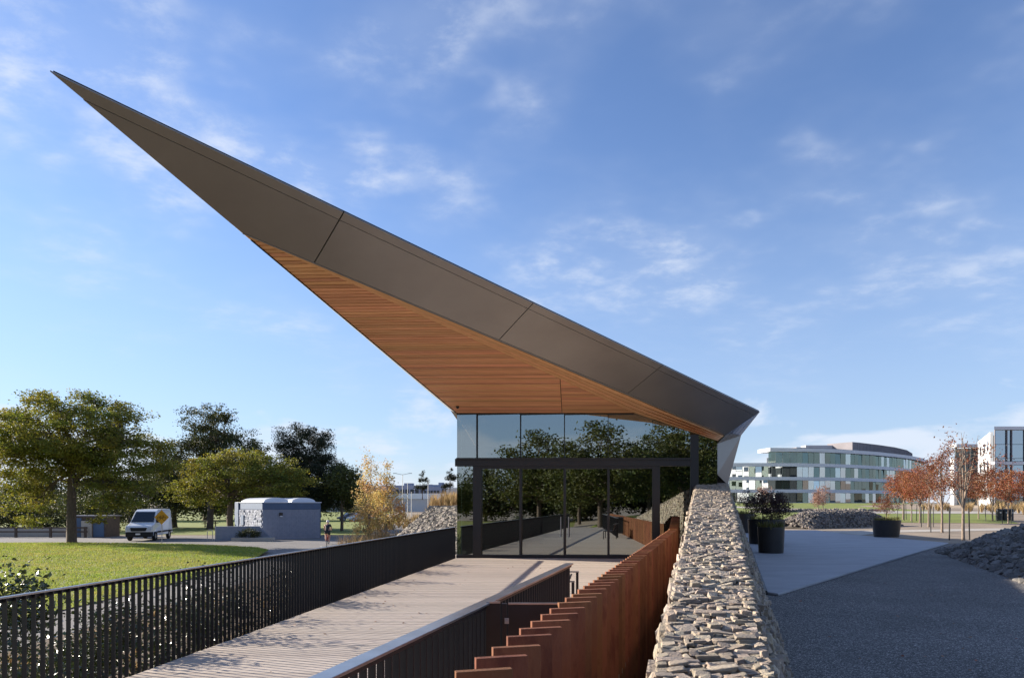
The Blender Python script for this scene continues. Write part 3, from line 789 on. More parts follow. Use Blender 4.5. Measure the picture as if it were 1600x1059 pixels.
for p in (813, 882, 950.5): fr(fx(p - 1.6), fx(p + 1.6), 0.087, zb0 - .095, -0.01, 0.11, 'mullion')
for p in (744.5, 812.7, 881.5, 950, 1020): fr(fx(p - .55), fx(p + .55), zb1 + .032, ztop(fx(p)) - .01, 0.02, 0.10, 'mullion')
fr(fx(713), fx(991), Fq0.z - .045, Fq0.z - 0.004, -0.02, 0.10, 'head')
# side glass, corner joint, interior
for k in range(4):
    y0 = YF + .12 + k * 3.4
    MB().slab(loc_([(C.x + .02, y0 + .01, 0.05), (C.x + .02, y0 + 3.38, 0.05), (C.x + .02, y0 + 3.38, 5.0), (C.x + .02, y0 + .01, 5.0)]), (0.004, 0, 0)).build('pane', G_side, roof)
for zz0, zz1 in ((0.10, zb0 - .02), (zb1 + .03, 4.8)):
    MB().box(fx(720) - RO.x, fx(720) + .035 - RO.x, YF + .10 - RO.y, YF + .14 - RO.y, zz0, zz1).build('glass_corner', G_edge, roof)
MB().box(C.x - RO.x, 7.6 - RO.x, YF + .2 - RO.y, 38 - RO.y, -0.25, -0.002).build('floor', M_floor, roof)
MB().box(C.x - RO.x, 7.6 - RO.x, 37.4 - RO.y, 37.6 - RO.y, 0, 5.1).build('back_wall', M_inner, roof)
MB().box(7.35 - RO.x, 7.5 - RO.x, 25.0 - RO.y, 37.3 - RO.y, 0, 4.0).build('inner_wall', M_inner, roof)
MB().slab(loc_([(C.x + .1, YF + .2, 4.98), (Fq.x, YF + .2, 4.98), (7.3, YF + .2, 4.05), (7.3, 37.3, 4.05), (Fq.x, 37.3, 4.98), (C.x + .1, 37.3, 4.98)]), (0, 0, .05)).build('ceiling', M_cedar, roof)
MB().box(-1.3 - RO.x, 1.4 - RO.x, 31 - RO.y, 31.3 - RO.y, 0.0, 2.6).build('partition', M_redwall, roof)

# ------------------------------------------------------------------ vegetation
def leaf_quads(pts, size, size_var=0.4, flat=0.0, aspect=0.55, seed=0, hang=0.0):
    """one small bent leaf (two triangles sharing a fold) at every point"""
    r = np.random.default_rng(seed); n = len(pts)
    d = r.normal(size=(n, 3)); d[:, 2] = d[:, 2] * (1 - flat) - hang; d /= np.linalg.norm(d, axis=1, keepdims=True) + 1e-9
    e = r.normal(size=(n, 3)); e[:, 2] *= (1 - flat)
    s = np.cross(d, e); s /= np.linalg.norm(s, axis=1, keepdims=True) + 1e-9
    L = (size * (1 + r.uniform(-size_var, size_var, n)))[:, None]; W = L * aspect * 0.5
    up = np.cross(s, d) * L * 0.12
    v = np.stack([pts - d * L * 0.5, pts + s * W + up, pts + d * L * 0.5, pts - s * W + up], 1)
    f = np.arange(n * 4).reshape(-1, 4)
    tri = np.concatenate([f[:, [0, 1, 2]], f[:, [0, 2, 3]]], 1).reshape(-1, 3)
    return v.reshape(-1, 3), tri

def bez(a, b, c, n):
    return [a * (1 - t) ** 2 + b * (2 * t * (1 - t)) + c * t * t for t in [i / n for i in range(n + 1)]]

def tree(name, label, loc, H, fork, crown, n_limb, n_sub, leaves, leaf_size, m_leaf, m_bark, r0, seed, cat='tree', group=None,
         clump=(0.5, 0.25), aspect=0.55, flat=0.4, hang=0.0, shell=0.55, twig=True, lean=(0, 0), low_limbs=0.0, nseg=7, leafless=0.0):
    """crown: list of ellipsoids (cx, cy, cz, rx, ry, rz) relative to the base"""
    R = random.Random(seed); t = empty(name, loc, 0, label, cat, group)
    w = MB(); V = Vector
    topz = max(c[2] for c in crown)
    def pick(sh):
        c = R.choices(crown, weights=[c[3] * c[4] * c[5] for c in crown])[0]
        while True:
            p = V((R.uniform(-1, 1), R.uniform(-1, 1), R.uniform(-1, 1)))
            if sh < p.length < 1: return V((c[0] + p.x * c[3], c[1] + p.y * c[4], c[2] + p.z * c[5]))
    base = V((0, 0, -0.1)); top = V((lean[0] * fork, lean[1] * fork, fork))
    lead = V((lean[0] * topz + R.uniform(-.1, .1) * topz * .2, lean[1] * topz, topz))
    tr = [base, V((0, 0, 0.15)), top * 0.5 + V((R.uniform(-.05, .05), R.uniform(-.05, .05), 0)) * r0 * 6, top] + bez(top, (top + lead) / 2 + V((R.uniform(-.3, .3), R.uniform(-.3, .3), 0)) * (topz - fork) * .3, lead, 4)[1:]
    nt_ = len(tr)
    w.tube(tr, [r0 * 1.45, r0 * 1.12, r0, r0 * .88] + [r0 * (.7, .5, .32, .15)[i] for i in range(nt_ - 4)], nseg + 2)
    limbs = []
    for i in range(n_limb):
        tgt = pick(shell * 0.5)
        zf = R.uniform(0.0, 0.7) if tgt.z > fork else R.uniform(0, 0.15)
        k = R.choices([3, 4, 5, 6], [4, 3, 2, 1])[0]; k = min(k, nt_ - 1)
        s0 = tr[k]
        if low_limbs and R.random() < low_limbs: s0 = tr[2] + (tr[3] - tr[2]) * R.uniform(.3, 1)
        mid = s0 + (tgt - s0) * 0.45 + V((R.uniform(-.1, .1), R.uniform(-.1, .1), 0.16)) * (tgt - s0).length
        pth = bez(s0, mid, tgt, 6)
        rr = r0 * R.uniform(.34, .55)
        w.tube(pth, [rr * (1 - .82 * q / 6) for q in range(7)], nseg, cap=False); limbs.append((pth, rr))
    pts = []
    per = max(1, leaves // n_sub); rnd = np.random.default_rng(seed)
    allp = [(p, rr * (1 - .82 * q / 6)) for pth, rr in limbs for q, p in enumerate(pth) if q >= 2] + [(tr[k], r0 * .3) for k in range(4, nt_)]
    for i in range(n_sub):
        tgt = pick(shell)
        p0, rr = min(R.sample(allp, min(len(allp), 26)), key=lambda q: (q[0] - tgt).length)
        if (p0 - tgt).length > 0.02 and twig:
            mid = (p0 + tgt) / 2 + V((R.uniform(-.12, .12), R.uniform(-.12, .12), R.uniform(0, .15))) * (tgt - p0).length
            pth = bez(p0, mid, tgt, 3); rb = max(rr * .55, r0 * .045)
            w.tube(pth, [rb, rb * .7, rb * .45, rb * .2], 4, cap=False)
        if R.random() < leafless: continue
        m = int(per * R.uniform(.4, 1.6)); sc = R.uniform(.6, 1.35)
        g_ = np.clip(rnd.normal(size=(m, 3)), -1.7, 1.7) * np.array([clump[0], clump[0], clump[1]]) * sc
        pts.append(g_ + np.array(tgt))
        m2 = m // 4; u = rnd.uniform(.45, 1, m2)[:, None]
        pts.append(np.array(p0) * (1 - u) + np.array(tgt) * u + rnd.normal(size=(m2, 3)) * clump[1] * .5)
    w.build('trunk', m_bark, t, smooth=True, fix=False)
    pts = np.concatenate(pts)
    v, f = leaf_quads(pts, leaf_size, .4, flat, aspect, seed, hang)
    link('crown', np_mesh('crown', v, f, m_leaf), t)
    return t

def copy_tree(o, loc, rz, label, scale=1.0, parent=None):
    c = o.copy(); COL.objects.link(c); c.parent = parent
    if parent is None:
        c.location = loc; c.rotation_euler = (0, 0, rz); c.scale = (scale,) * 3; c['label'] = label
    for ch in o.children: copy_tree(ch, None, None, None, 1, c)
    return c

def at(px, py, z=ZL): x, y_ = Gd(px, py, z); return (x, y_, z)

# park trees, left
L1 = at(112, 853)
tree('honey_locust_tree', 'broad spreading honey locust with olive yellow leaves at the lawn edge', (L1[0], L1[1], ZL + .2), 11, 4.0,
     [(0.2, 0, 7.6, 5.6, 5, 2.7), (-2.6, 0, 5.6, 3.4, 3.6, 2.2), (3.6, -.3, 5.6, 3.6, 3.6, 2.1), (-3.4, -.5, 2.9, 2.2, 2.2, 1.7), (-2.4, -1.3, 1.9, 1.5, 1.3, 1.0), (2.5, -1.3, 2.3, 1.6, 1.3, .95), (2.2, -.8, 3.1, 2.0, 2.0, 1.2), (6.0, -1.5, 3.1, 2.0, 1.6, 1.0), (4.2, -1.0, 3.6, 1.9, 2, 1.2), (5.6, .3, 6.2, 1.6, 2, 1.2)],
     24, 390, 64000, 0.155, M_leaf_olive, M_bark, 0.30, 3, clump=(0.46, 0.17), aspect=0.5, flat=.5, shell=.35)
tree('honey_locust_tree', 'olive yellow honey locust behind the blue restroom building', (-27.2, 66.0, ZL), 10, 3.0,
     [(1.0, 0, 6.0, 5.2, 4, 2.0), (4.5, 0, 5.2, 3.6, 3, 2.0), (-2.5, 0, 4.2, 3.2, 3, 1.8)],
     16, 240, 28000, 0.185, M_leaf_olive, M_bark, 0.30, 4, clump=(0.52, 0.2), flat=.5, shell=.3)
tree('tall_tree', 'tall dark green open-crowned tree rising behind the restroom building', (-34.5, 78.0, ZL), 14.5, 4.5,
     [(0.3, 0, 11.6, 3.4, 3, 3.0), (2.6, 0, 9.0, 4.0, 3.5, 2.6), (-3.0, 0, 7.4, 3.6, 3.4, 3.2), (3.6, 0, 5.6, 3.4, 3, 2.4)],
     17, 250, 28000, 0.21, M_leaf_green, M_bark, 0.34, 5, clump=(0.52, 0.32), flat=.2, shell=.3)
tree('pine_tree', 'dark dense pine tree right of the honey locusts', (-23.0, 76.0, ZL), 12.5, 2.5,
     [(0, 0, 9.2, 3.0, 3, 2.6), (0.6, 0, 6.2, 4.6, 4, 2.4), (2.2, 0, 3.8, 3.8, 3.5, 1.8), (-2.4, 0, 4.6, 3.6, 3.5, 2.2)],
     18, 260, 42000, 0.32, M_leaf_pine, M_bark, 0.30, 6, clump=(0.42, 0.36), aspect=.2, flat=0, shell=.35)
tree('broadleaf_tree', 'mid green tree at the right end of the dark pine', (-18.2, 73.0, ZL), 8.5, 2.5,
     [(0, 0, 5.6, 2.0, 2, 1.7), (1.0, 0, 4.2, 1.8, 2, 1.3)], 8, 60, 5000, 0.24, M_leaf_mid, M_bark, 0.16, 8, clump=(.45, .3), shell=.3)
tree('broadleaf_tree', 'shadowed dark tree between the spreading locust and the tall tree', (-41.5, 84.0, ZL), 10, 2.0,
     [(0, 0, 5.4, 4.6, 4, 3.2), (-5, 0, 4.2, 4, 4, 2.6), (4.5, 0, 4.0, 3.6, 3, 2.4)], 12, 140, 12000, 0.32, M_leaf_green, M_bark, 0.3, 9, clump=(.8, .55), shell=.2)
ls0 = tree('large_shrub', 'dark evergreen shrub at the far left behind the low fence', (-50.5, 66.0, ZL), 4, 0.6,
     [(0, 0, 1.9, 4.2, 3, 1.8), (5.5, 1, 1.6, 3.0, 3, 1.5)], 10, 110, 9000, 0.22, M_leaf_green, M_bark, 0.12, 10, cat='shrub', clump=(.55, .45), shell=.1)
tree('thin_conifer', 'thin bare-tipped conifer spire behind the spreading locust', (-46.5, 80.0, ZL), 15.3, 9.0,
     [(0, 0, 12.0, 0.7, .7, 2.9)], 6, 40, 1600, 0.30, M_leaf_pine, M_bark, 0.14, 11, clump=(.22, .2), aspect=.2, flat=0, shell=.1)
copy_tree(ls0, (-43.5, 73, ZL), 1.0, 'dark evergreen shrub behind the shed and locust trunk', 1.05)
# autumn saplings beyond the railing
tree('autumn_sapling', 'taller golden autumn sapling left of the pair beyond the railing', (-7.95, 38.0, ZL), 6.0, 1.1,
     [(0, 0, 4.7, 0.5, .5, 1.25), (0, 0, 4.2, 0.55, .5, 1.3), (0, 0, 3.2, 0.95, .9, 1.1), (-.1, 0, 1.9, 1.15, 1, .7)], 11, 100, 3800, 0.10, M_leaf_gold, M_bark_pale, 0.045, 21, clump=(.17, .17), shell=.1, flat=.1)
tree('autumn_sapling', 'shorter golden autumn sapling right of the pair beyond the railing', (-6.95, 37.2, ZL), 5.5, 1.0,
     [(0.05, 0, 4.2, 0.5, .5, 1.15), (0.05, 0, 3.8, 0.55, .5, 1.1), (0.15, 0, 2.9, 0.95, .9, 1.0), (.5, 0, 2.3, .8, .8, .6)], 11, 100, 3600, 0.10, M_leaf_gold, M_bark_pale, 0.045, 22, clump=(.17, .17), shell=.1, flat=.1)
tree('autumn_sapling', 'small orange leafed sapling low behind the autumn pair', (-8.4, 40.5, ZL), 4.2, 0.9,
     [(0, 0, 2.3, 1.0, .9, 1.0)], 8, 50, 1600, 0.085, M_leaf_gold, M_bark_pale, 0.04, 23, clump=(.18, .16), shell=.1, flat=.1)
for i, (px, top, lab) in enumerate([(660, 746, 'small dark pine sapling on the embankment clear of the pavilion'), (703, 738, 'small dark pine sapling beside the glass corner of the pavilion')]):
    Yp = 52 - i * 6; b = P(px, 778, Yp)
    tree('pine_sapling', lab, (b.x, Yp, b.z), 2.2, 0.5, [(0, 0, 1.75, .16, .16, .35), (.2, 0, 1.35, .5, .4, .16), (-.1, 0, .8, .5, .4, .16)], 9, 24, 900, 0.17, M_leaf_pine, M_bark, 0.03, 30 + i, clump=(.075, .075), aspect=.18, flat=0, shell=.2)

# glossy shrubs along the outside of the deck
shr = [(-5.45, 7.2, 2.15, 0.62), (-5.1, 8.5, 1.6, 0.75), (-4.75, 9.8, 1.75, 0.65), (-4.95, 11.4, 1.6, 0.85), (-4.2, 12.9, 1.6, 0.75), (-4.2, 14.6, 1.6, 0.85), (-3.85, 16.6, 1.55, 0.85), (-3.5, 18.8, 1.6, .85), (-3.15, 20.9, 1.55, .8), (-6.2, 9.6, 1.0, .8)]
slab_ = ['tall leggy glossy shrub nearest the camera behind the railing', 'low glossy shrub second along the railing', 'upright glossy shrub third along the railing', 'wide glossy shrub where the path meets the railing', 'glossy shrub a quarter way along the deck edge',
         'wide glossy shrub midway along the deck edge', 'glossy shrub past the middle of the deck edge', 'glossy shrub three quarters along the deck edge', 'glossy shrub nearest the pavilion outside the railing', 'low glossy shrub set back beside the asphalt path']
for i, (x, yv, h, r_) in enumerate(shr):
    tree('glossy_shrub', slab_[i], (x, yv, ZL), h + .3, 0.12, [(0, 0, h * .52, r_ * .85, r_, h * .52), (0.1, .1, h * .85, r_ * .5, r_ * .5, h * .3)], 10, 85, 3000, 0.058, M_leaf_gloss, M_bark, 0.014, 40 + i, cat='shrub', group='glossy shrubs along the deck', clump=(.14, .12), aspect=.6, flat=.1, shell=.15, nseg=4)

def tufts(name, spots, m, h, n_each, spread, label, seed=1, w=0.010, cat='grass'):
    r = np.random.default_rng(seed); vs = []
    for (x, y_, z, s) in spots:
        a = r.uniform(0, 2 * np.pi, n_each); b = r.uniform(0, .12, n_each) * s; hh = h * s * r.uniform(.55, 1.1, n_each); sp = spread * s * r.uniform(.2, 1.1, n_each)
        p0 = np.stack([x + b * np.cos(a), y_ + b * np.sin(a), np.full(n_each, z)], 1)
        pm = p0 + np.stack([sp * .35 * np.cos(a), sp * .35 * np.sin(a), hh * .7], 1)
        p1 = p0 + np.stack([sp * np.cos(a), sp * np.sin(a), hh], 1)
        sd = np.stack([-np.sin(a), np.cos(a), np.zeros(n_each)], 1) * w
        vs.append(np.stack([p0 - sd, p0 + sd, pm + sd, p0 - sd, pm + sd, pm - sd, pm - sd, pm + sd, p1], 1).reshape(-1, 3))
    v = np.concatenate(vs)
    return tag(link(name, np_mesh(name, v, np.arange(len(v)).reshape(-1, 3), m)), label, cat, kind='stuff')
R0 = random.Random(5)
sp1 = [(R0.uniform(-8.5, -4.4), R0.uniform(33.5, 40.5), ZL, R0.uniform(.7, 1.2)) for _ in range(190)]
tufts('dry_grass', sp1, M_drygrass, 1.3, 60, .45, 'tan dry ornamental grass under the autumn saplings', 2)
sp1b = [(R0.uniform(-9.3, -5.5), R0.uniform(11, 24), ZL, R0.uniform(.3, .6)) for _ in range(70)]
tufts('bed_grass', sp1b, M_drygrass, 0.5, 30, .3, 'low dry grass in the planting bed by the path', 3)

# rock embankment left of the pavilion, with dry grass on its crest
def emb_h(x, y_):
    return ZL + max(0.0, min(0.26 * (y_ - 25.5) + 0.36 * (x + 4.2), 1.2 * (x + 6.6), 2.75 + 0.02 * (y_ - 36)))
ev, ef = [], []
ex = np.linspace(-9.2, -2.0, 14); ey = np.linspace(25, 62, 38)
for yv in ey:
    for xv in ex: ev.append((xv, yv, max(emb_h(xv, yv), ZL - .05) - .08))
n14 = len(ex)
for j in range(len(ey) - 1):
    for i in range(n14 - 1): ef.append((j * n14 + i, j * n14 + i + 1, (j + 1) * n14 + i + 1, (j + 1) * n14 + i))
emb = MB().add(ev, ef).build('embankment', M_rock_i, fix=False); tag(emb, 'earth embankment beside the pavilion', kind='structure')
its = []
for _ in range(4600):
    x, yv = R0.uniform(-6.7, -2.05), R0.uniform(25.4, 37)
    s = R0.uniform(.10, .27)
    its.append(((x, yv, emb_h(x, yv) - .02), (s, s * R0.uniform(.6, 1), s * R0.uniform(.4, .8)), (R0.uniform(-.6, .6), R0.uniform(-.6, .6), R0.uniform(0, 3))))
o = joined_stones('rock_slope', its, M_riprap); tag(o, 'pale angular rock slope left of the pavilion', 'rocks', kind='stuff')
sp2 = [(R0.uniform(-5.6, -2.0), R0.uniform(36.5, 60), 0, R0.uniform(.7, 1.2)) for _ in range(170)]
sp2 = [(x, yv, emb_h(x, yv), s) for x, yv, _, s in sp2]
tufts('dry_grass', sp2, M_drygrass, 0.8, 50, .35, 'tan dry grass along the top of the rock slope', 4)
sp3 = [(R0.uniform(-16, -4), R0.uniform(70, 120), ZL, R0.uniform(.8, 2.2)) for _ in range(150)]
tufts('meadow_grass', sp3, M_drygrass, 0.7, 40, .6, 'tan meadow clumps in the distance beyond the path', 6, w=.03)

# ------------------------------------------------------------------ right side: berms, planters, young trees
def berm(name, a, b, w, h, n, size, m_obj, m_fill, label, n_big=0, seed=1, h0=0.15):
    """rubble ridge from a to b"""
    r = random.Random(seed); a, b = Vector((*a, 0)), Vector((*b, 0)); d = (b - a); Ln = d.length; d = d / Ln; nrm = Vector((-d.y, d.x, 0))
    t = empty(name, (a.x, a.y, 0), 0, label, 'rocks')
    def hz(u, v):
        prof = math.cos(max(-1, min(1, v)) * math.pi / 2) ** 0.9
        end = min(1, min(u, 1 - u) * 5.0)
        return h * prof * (h0 + (1 - h0) * math.sqrt(max(0, end)))
    vs, fs = [], []
    for j in range(17):
        for i in range(11):
            u, v = j / 16, i / 5 - 1; p = d * (u * Ln) + nrm * (v * w); vs.append((p.x, p.y, hz(u, v) - .06))
    for j in range(16):
        for i in range(10): fs.append((j * 11 + i, j * 11 + i + 1, (j + 1) * 11 + i + 1, (j + 1) * 11 + i))
    MB().add(vs, fs).build('mound', M_core, t, fix=False)
    it = []
    for _ in range(n):
        u, v = r.random(), r.uniform(-1.02, 1.02); p = d * (u * Ln) + nrm * (v * w); s = size * r.uniform(.55, 1.5)
        it.append(((p.x, p.y, hz(u, v) - .01), (s, s * r.uniform(.6, 1), s * r.uniform(.45, .85)), (r.uniform(-.7, .7), r.uniform(-.7, .7), r.uniform(0, 3.1))))
    if n_big:
        vis_ = []
        for q in it:
            x, yv, z = q[0][0] + a.x, q[0][1] + a.y, q[0][2]
            px = 800 + F * x / yv; py = HOR - F * (z - EYE) / yv
            vis_.append((1190 < px < 1602 and py < 1060, -q[1][0] / yv))
        order = sorted(range(len(it)), key=lambda i: (not vis_[i][0], vis_[i][1]))[:n_big]
        big = set(order)
        for i in order:
            V, Fc = PROTO[i % 16]
            o = link('rock', rock_me[i % 16], t, None, it[i][0], it[i][2]); o.scale = it[i][1]
        it = [q for i, q in enumerate(it) if i not in big]
    tag(joined_stones('small_rocks', it, m_fill, t), kind='stuff')
    return t
rock_me = [np_mesh('rock', V, Fc, M_rock) for V, Fc in PROTO]
berm('rubble_berm', (18.9, 25.4), (12.9, 11.0), 2.7, 1.15, 2600, 0.20, M_rock, M_rock_i, 'dark shaded rubble berm at the right edge of the gravel yard', 300, 2)
berm('rubble_berm', (20.6, 51.0), (31.5, 58.5), 2.0, 1.22, 3400, 0.17, M_rock, M_rock_i, 'long rubble berm between the patio and the far lawn', 0, 3, 0.1)
berm('rubble_berm', (34, 98), (58, 104), 1.2, .9, 700, 0.4, M_rock, M_riprap, 'low stone band across the far lawn', 0, 4, .5)

def pot(px, py, w_px, h_px, label, taper=0.92, plant='maple', seed=1):
    x, yv = Gd(px, py, 0.063); k = F / yv; r = w_px / k / 2; h = h_px / k
    yv += r
    t = empty('planter', (x, yv, 0.063), 0, label, 'planter', 'dark metal planters on the patio')
    MB().lathe([(0.0, 0.004), (r * taper - .02, 0.004), (r * taper, .02), (r, h - .03), (r, h), (r - .04, h), (r - .045, h - .10)], 40).build('tub', M_pot, t, smooth=False)
    MB().lathe([(0, h - .07), (r * .9, h - .09)], 20).build('soil', M_soil, t)
    return t, x, yv, r, h
def pot_plant(x, yv, zt, H, W, n, m, label, seed, clump=(.12, .10), leaf=.06, name='maple'):
    return tree(name, label, (x, yv, zt), H, H * .22, [(0, 0, H * .62, W, W, H * .30), (W * .3, 0, H * .5, W * .8, W * .7, H * .25)], 9, 55, n, leaf, m, M_bark, 0.022, seed, clump=clump, shell=.25, cat='plant', flat=.3, nseg=5)
p1 = pot(1212.5, 864.5, 41, 41, 'nearest dark round planter beside the stone wall')
p2 = pot(1208, 850.5, 57, 39, 'wide dark planter just behind the nearest one')
p3 = pot(1170, 832.5, 27, 30, 'dark planter farthest back beside the stone wall')
p4 = pot(1396.5, 839.5, 42, 27, 'broad tapered planter standing alone by the sunlit gravel', 0.86)
pot_plant(p1[1], p1[2], .063 + p1[4] - .1, 1.4, .72, 2600, M_leaf_maple, 'dark red maple shrub in the nearest planter', 61)
pot_plant(p2[1] - .15, p2[2], .063 + p2[4] - .1, 1.5, .95, 2600, M_leaf_maple, 'dark red maple shrub in the wide planter behind', 62)
pot_plant(p3[1], p3[2], .063 + p3[4] - .1, 1.7, .75, 1700, M_leaf_maple, 'dark maple shrub in the farthest planter by the wall', 63)
pot_plant(p4[1], p4[2], .063 + p4[4] - .1, 1.5, .62, 1300, M_leaf_brown, 'reddish autumn shrub in the lone planter', 64)
for k, (q, nn) in enumerate([(p1, 'green grass tuft in the nearest planter'), (p2, 'green grass tuft in the wide planter'), (p3, 'green grass tuft in the farthest planter'), (p4, 'yellow green grass fringe in the lone planter')]):
    rr = random.Random(k)
    tufts('planter_grass', [(q[1] + q[3] * .75 * math.cos(a), q[2] + q[3] * .75 * math.sin(a), .06 + q[4] - .1, rr.uniform(.7, 1.1)) for a in [i * .42 for i in range(15)]], M_potgrass, .34, 26, .22, nn, 10 + k, w=.007)

# young autumn trees with stakes
yt = [(1505, 843.5, 6.0, M_leaf_brown, 'nearest young autumn tree, sparse brown leaves, between two black stakes'),
      (1472, 831.5, 5.7, M_leaf_brown, 'young autumn tree second from the camera in the row'),
      (1451, 823.0, 5.6, M_leaf_red, 'young autumn tree third from the camera in the row'),
      (1437, 816.5, 5.2, M_leaf_red, 'young rust red tree fourth in the row'),
      (1424, 813.0, 5.4, M_leaf_red, 'young rust red tree fifth in the row'),
      (1411, 810.5, 5.6, M_leaf_red, 'dense red tree at the left end of the row'),
      (1551, 813.5, 5.6, M_leaf_brown, 'young brown tree left of the dark bins'),
      (1575.5, 817.5, 5.4, M_leaf_red, 'young red tree right in front of the dark bins'),
      (1620, 812.0, 6.0, M_leaf_red, 'red tree cut off by the right edge of the picture'),
      (1529, 809.0, 5.2, M_leaf_brown, 'distant young brown tree before the white building')]
stake_mesh = MB().tube([(0, 0, -.1), (0, 0, 1.62)], 0.032, 8).mesh('stake', M_black)
def stake_label(i, side): return f'black tree stake on the {side} of the ' + ['nearest autumn tree', 'second tree of the row', 'third tree of the row', 'fourth tree of the row', 'fifth tree of the row', 'dense red tree', 'brown tree by the bins', 'red tree in front of the bins', 'tree at the picture edge', 'distant brown tree'][i]
for i, (px, py, H, ml, lab) in enumerate(yt):
    z = 0.0
    for _ in range(4):
        x, yv = Gd(px, py, z); z = height(x, yv)
    s = H / 5.2
    sparse = (i == 0)
    tree('young_tree', lab, (x, yv, z), H, 1.35 * s, [(0, 0, 3.3 * s, 1.75 * s, 1.6 * s, 1.35 * s), (.2, 0, 4.5 * s, .8 * s, .8 * s, .7 * s)] if not sparse else [(0.1, 0, 3.2 * s, 1.75 * s, 1.5 * s, 1.1 * s), (-.5, 0, 4.5 * s, .6 * s, .6 * s, .75 * s), (.9, 0, 4.4 * s, .5, .5, .5)],
         13, 95, 1500 if sparse else 3200, 0.105 if i < 3 else .14, ml, M_bark_pale, 0.062 * s, 80 + i, clump=(.22, .18), shell=.2, flat=.1, group='young autumn trees', hang=.3, leafless=.3 if sparse else 0)
    if i < 8:
        for sx, sd in ((-.66, 'left'), (.42, 'right')):
            o = link('tree_stake', stake_mesh, None, None, (x + sx * (1 if i else 1.0), yv + (.05 if sx > 0 else -.02) + random.uniform(-.2, .2), z), (random.gauss(0, .02), random.gauss(0, .025), 0))
            tag(o, stake_label(i, sd), 'stake', 'black tree stakes')
# bins
for i, (px, lab) in enumerate([(1561, 'dark round litter bin, left of the three'), (1570, 'dark round litter bin, middle of the three'), (1578.5, 'dark round litter bin, right of the three')]):
    z = 0.0
    for _ in range(4):
        x, yv = Gd(px, 812, z); z = height(x, yv)
    t = empty('litter_bin', (x, yv, z), 0, lab, 'bin', 'litter bins')
    MB().lathe([(0, 0), (.27, 0), (.29, .05), (.29, .92), (.26, .98), (0, .98)], 18).build('body', M_bin, t, smooth=False)
    MB().lathe([(.28, .981), (.30, 1.02), (.20, 1.16), (0, 1.2)], 18).build('lid', M_bin, t, smooth=True)
    MB().box(-.10, .10, -.31, -.27, .74, .86).build('slot', M_galv, t)
# pale small trees before the office
for i, (px, py, H, lab) in enumerate([(1286, 799.5, 7.0, 'pale pink bare-branched tree before the glass office block'), (1196, 797, 7.5, 'pale pink tree above the planters by the stone wall'), (1278, 800.5, 5.5, 'smaller pale pink tree left of the lone one on the far lawn')]):
    Yp = 100; z = height(40, Yp); x = (px - 800) / F * Yp
    tree('pink_tree', lab, (x, Yp, z), H * .55, 1.0, [(0, 0, H * .34, H * .20, H * .18, H * .2)], 11, 60, 900, .16, M_leaf_pink, M_bark_pale, .06, 95 + i, clump=(.25, .22), shell=.1)
sp4 = [(R0.uniform(66, 112), R0.uniform(86, 118), 0, R0.uniform(.9, 1.6)) for _ in range(160)]
sp4 = [(x, yv, height(x, yv), s) for x, yv, _, s in sp4]
tufts('dry_grass', sp4, M_drygrass, 1.0, 40, .6, 'tan dry grass mounds before the white building', 8, w=.03)

# ------------------------------------------------------------------ glass office block, right distance
off = empty('office_block', (100, 210, 2), 0, 'long curved glass office block with pale floor bands', 'building')
OO = Vector(off.location)
def plan(px, Y): return Vector(((px - 800) / F * Y, Y, 0))
line = [plan(1085, 207), plan(1140, 206), plan(1201, 206), plan(1246, 207), plan(1290, 210), plan(1330, 215), plan(1365, 222), plan(1395, 231), plan(1420, 241), plan(1438, 254), plan(1446, 272)]
def resample(pl, step):
    out = [pl[0]]; acc = 0
    for a, b in zip(pl[:-1], pl[1:]):
        L_ = (b - a).length; n = max(1, round(L_ / step))
        out += [a + (b - a) * (k / n) for k in range(1, n + 1)]
    return out
def band(pl, z0, z1, out_, dep, m, name):
    b = MB(); n = len(pl); vs = []
    for i, p in enumerate(pl):
        d = (pl[min(i + 1, n - 1)] - pl[max(i - 1, 0)]).normalized(); nr = Vector((d.y, -d.x, 0))
        for q, z in ((p + nr * out_, z0), (p + nr * out_, z1), (p - nr * dep, z1), (p - nr * dep, z0)): vs.append((q.x - OO.x, q.y - OO.y, z - OO.z))
    fs = [(i * 4 + k, i * 4 + (k + 1) % 4, (i + 1) * 4 + (k + 1) % 4, (i + 1) * 4 + k) for i in range(n - 1) for k in range(4)] + [(3, 2, 1, 0), tuple((n - 1) * 4 + k for k in range(4))]
    return b.add(vs, fs).build(name, m, off)
Zs = [EYE + (HOR - y_) / F * 206 for y_ in (786, 766.5, 747, 725.5, 703.5)]
pts_ = resample(line, 2.1)
upper0 = min(range(len(pts_)), key=lambda i: (pts_[i] - line[2]).length)
MB_core = band([p for p in pts_], Zs[0] - 2, Zs[3] - .2, -7.0, 20, M_offdark, 'core')
band(pts_[upper0 + 3:], Zs[3] - .1, Zs[4] - .2, -4.0, 12, M_offdark, 'core')
for k in (1, 2, 3): band(pts_, Zs[k] - .55, Zs[k] + .45, 0.55, 6.8, M_slab, 'floor_band')
band(pts_[upper0:], Zs[4] - .35, Zs[4] + .75, 0.9, 7, M_slab, 'roof_band')
band(pts_, Zs[0] - .4, Zs[0] + .25, 0.2, 6.8, M_slab, 'plinth')
rr = random.Random(12)
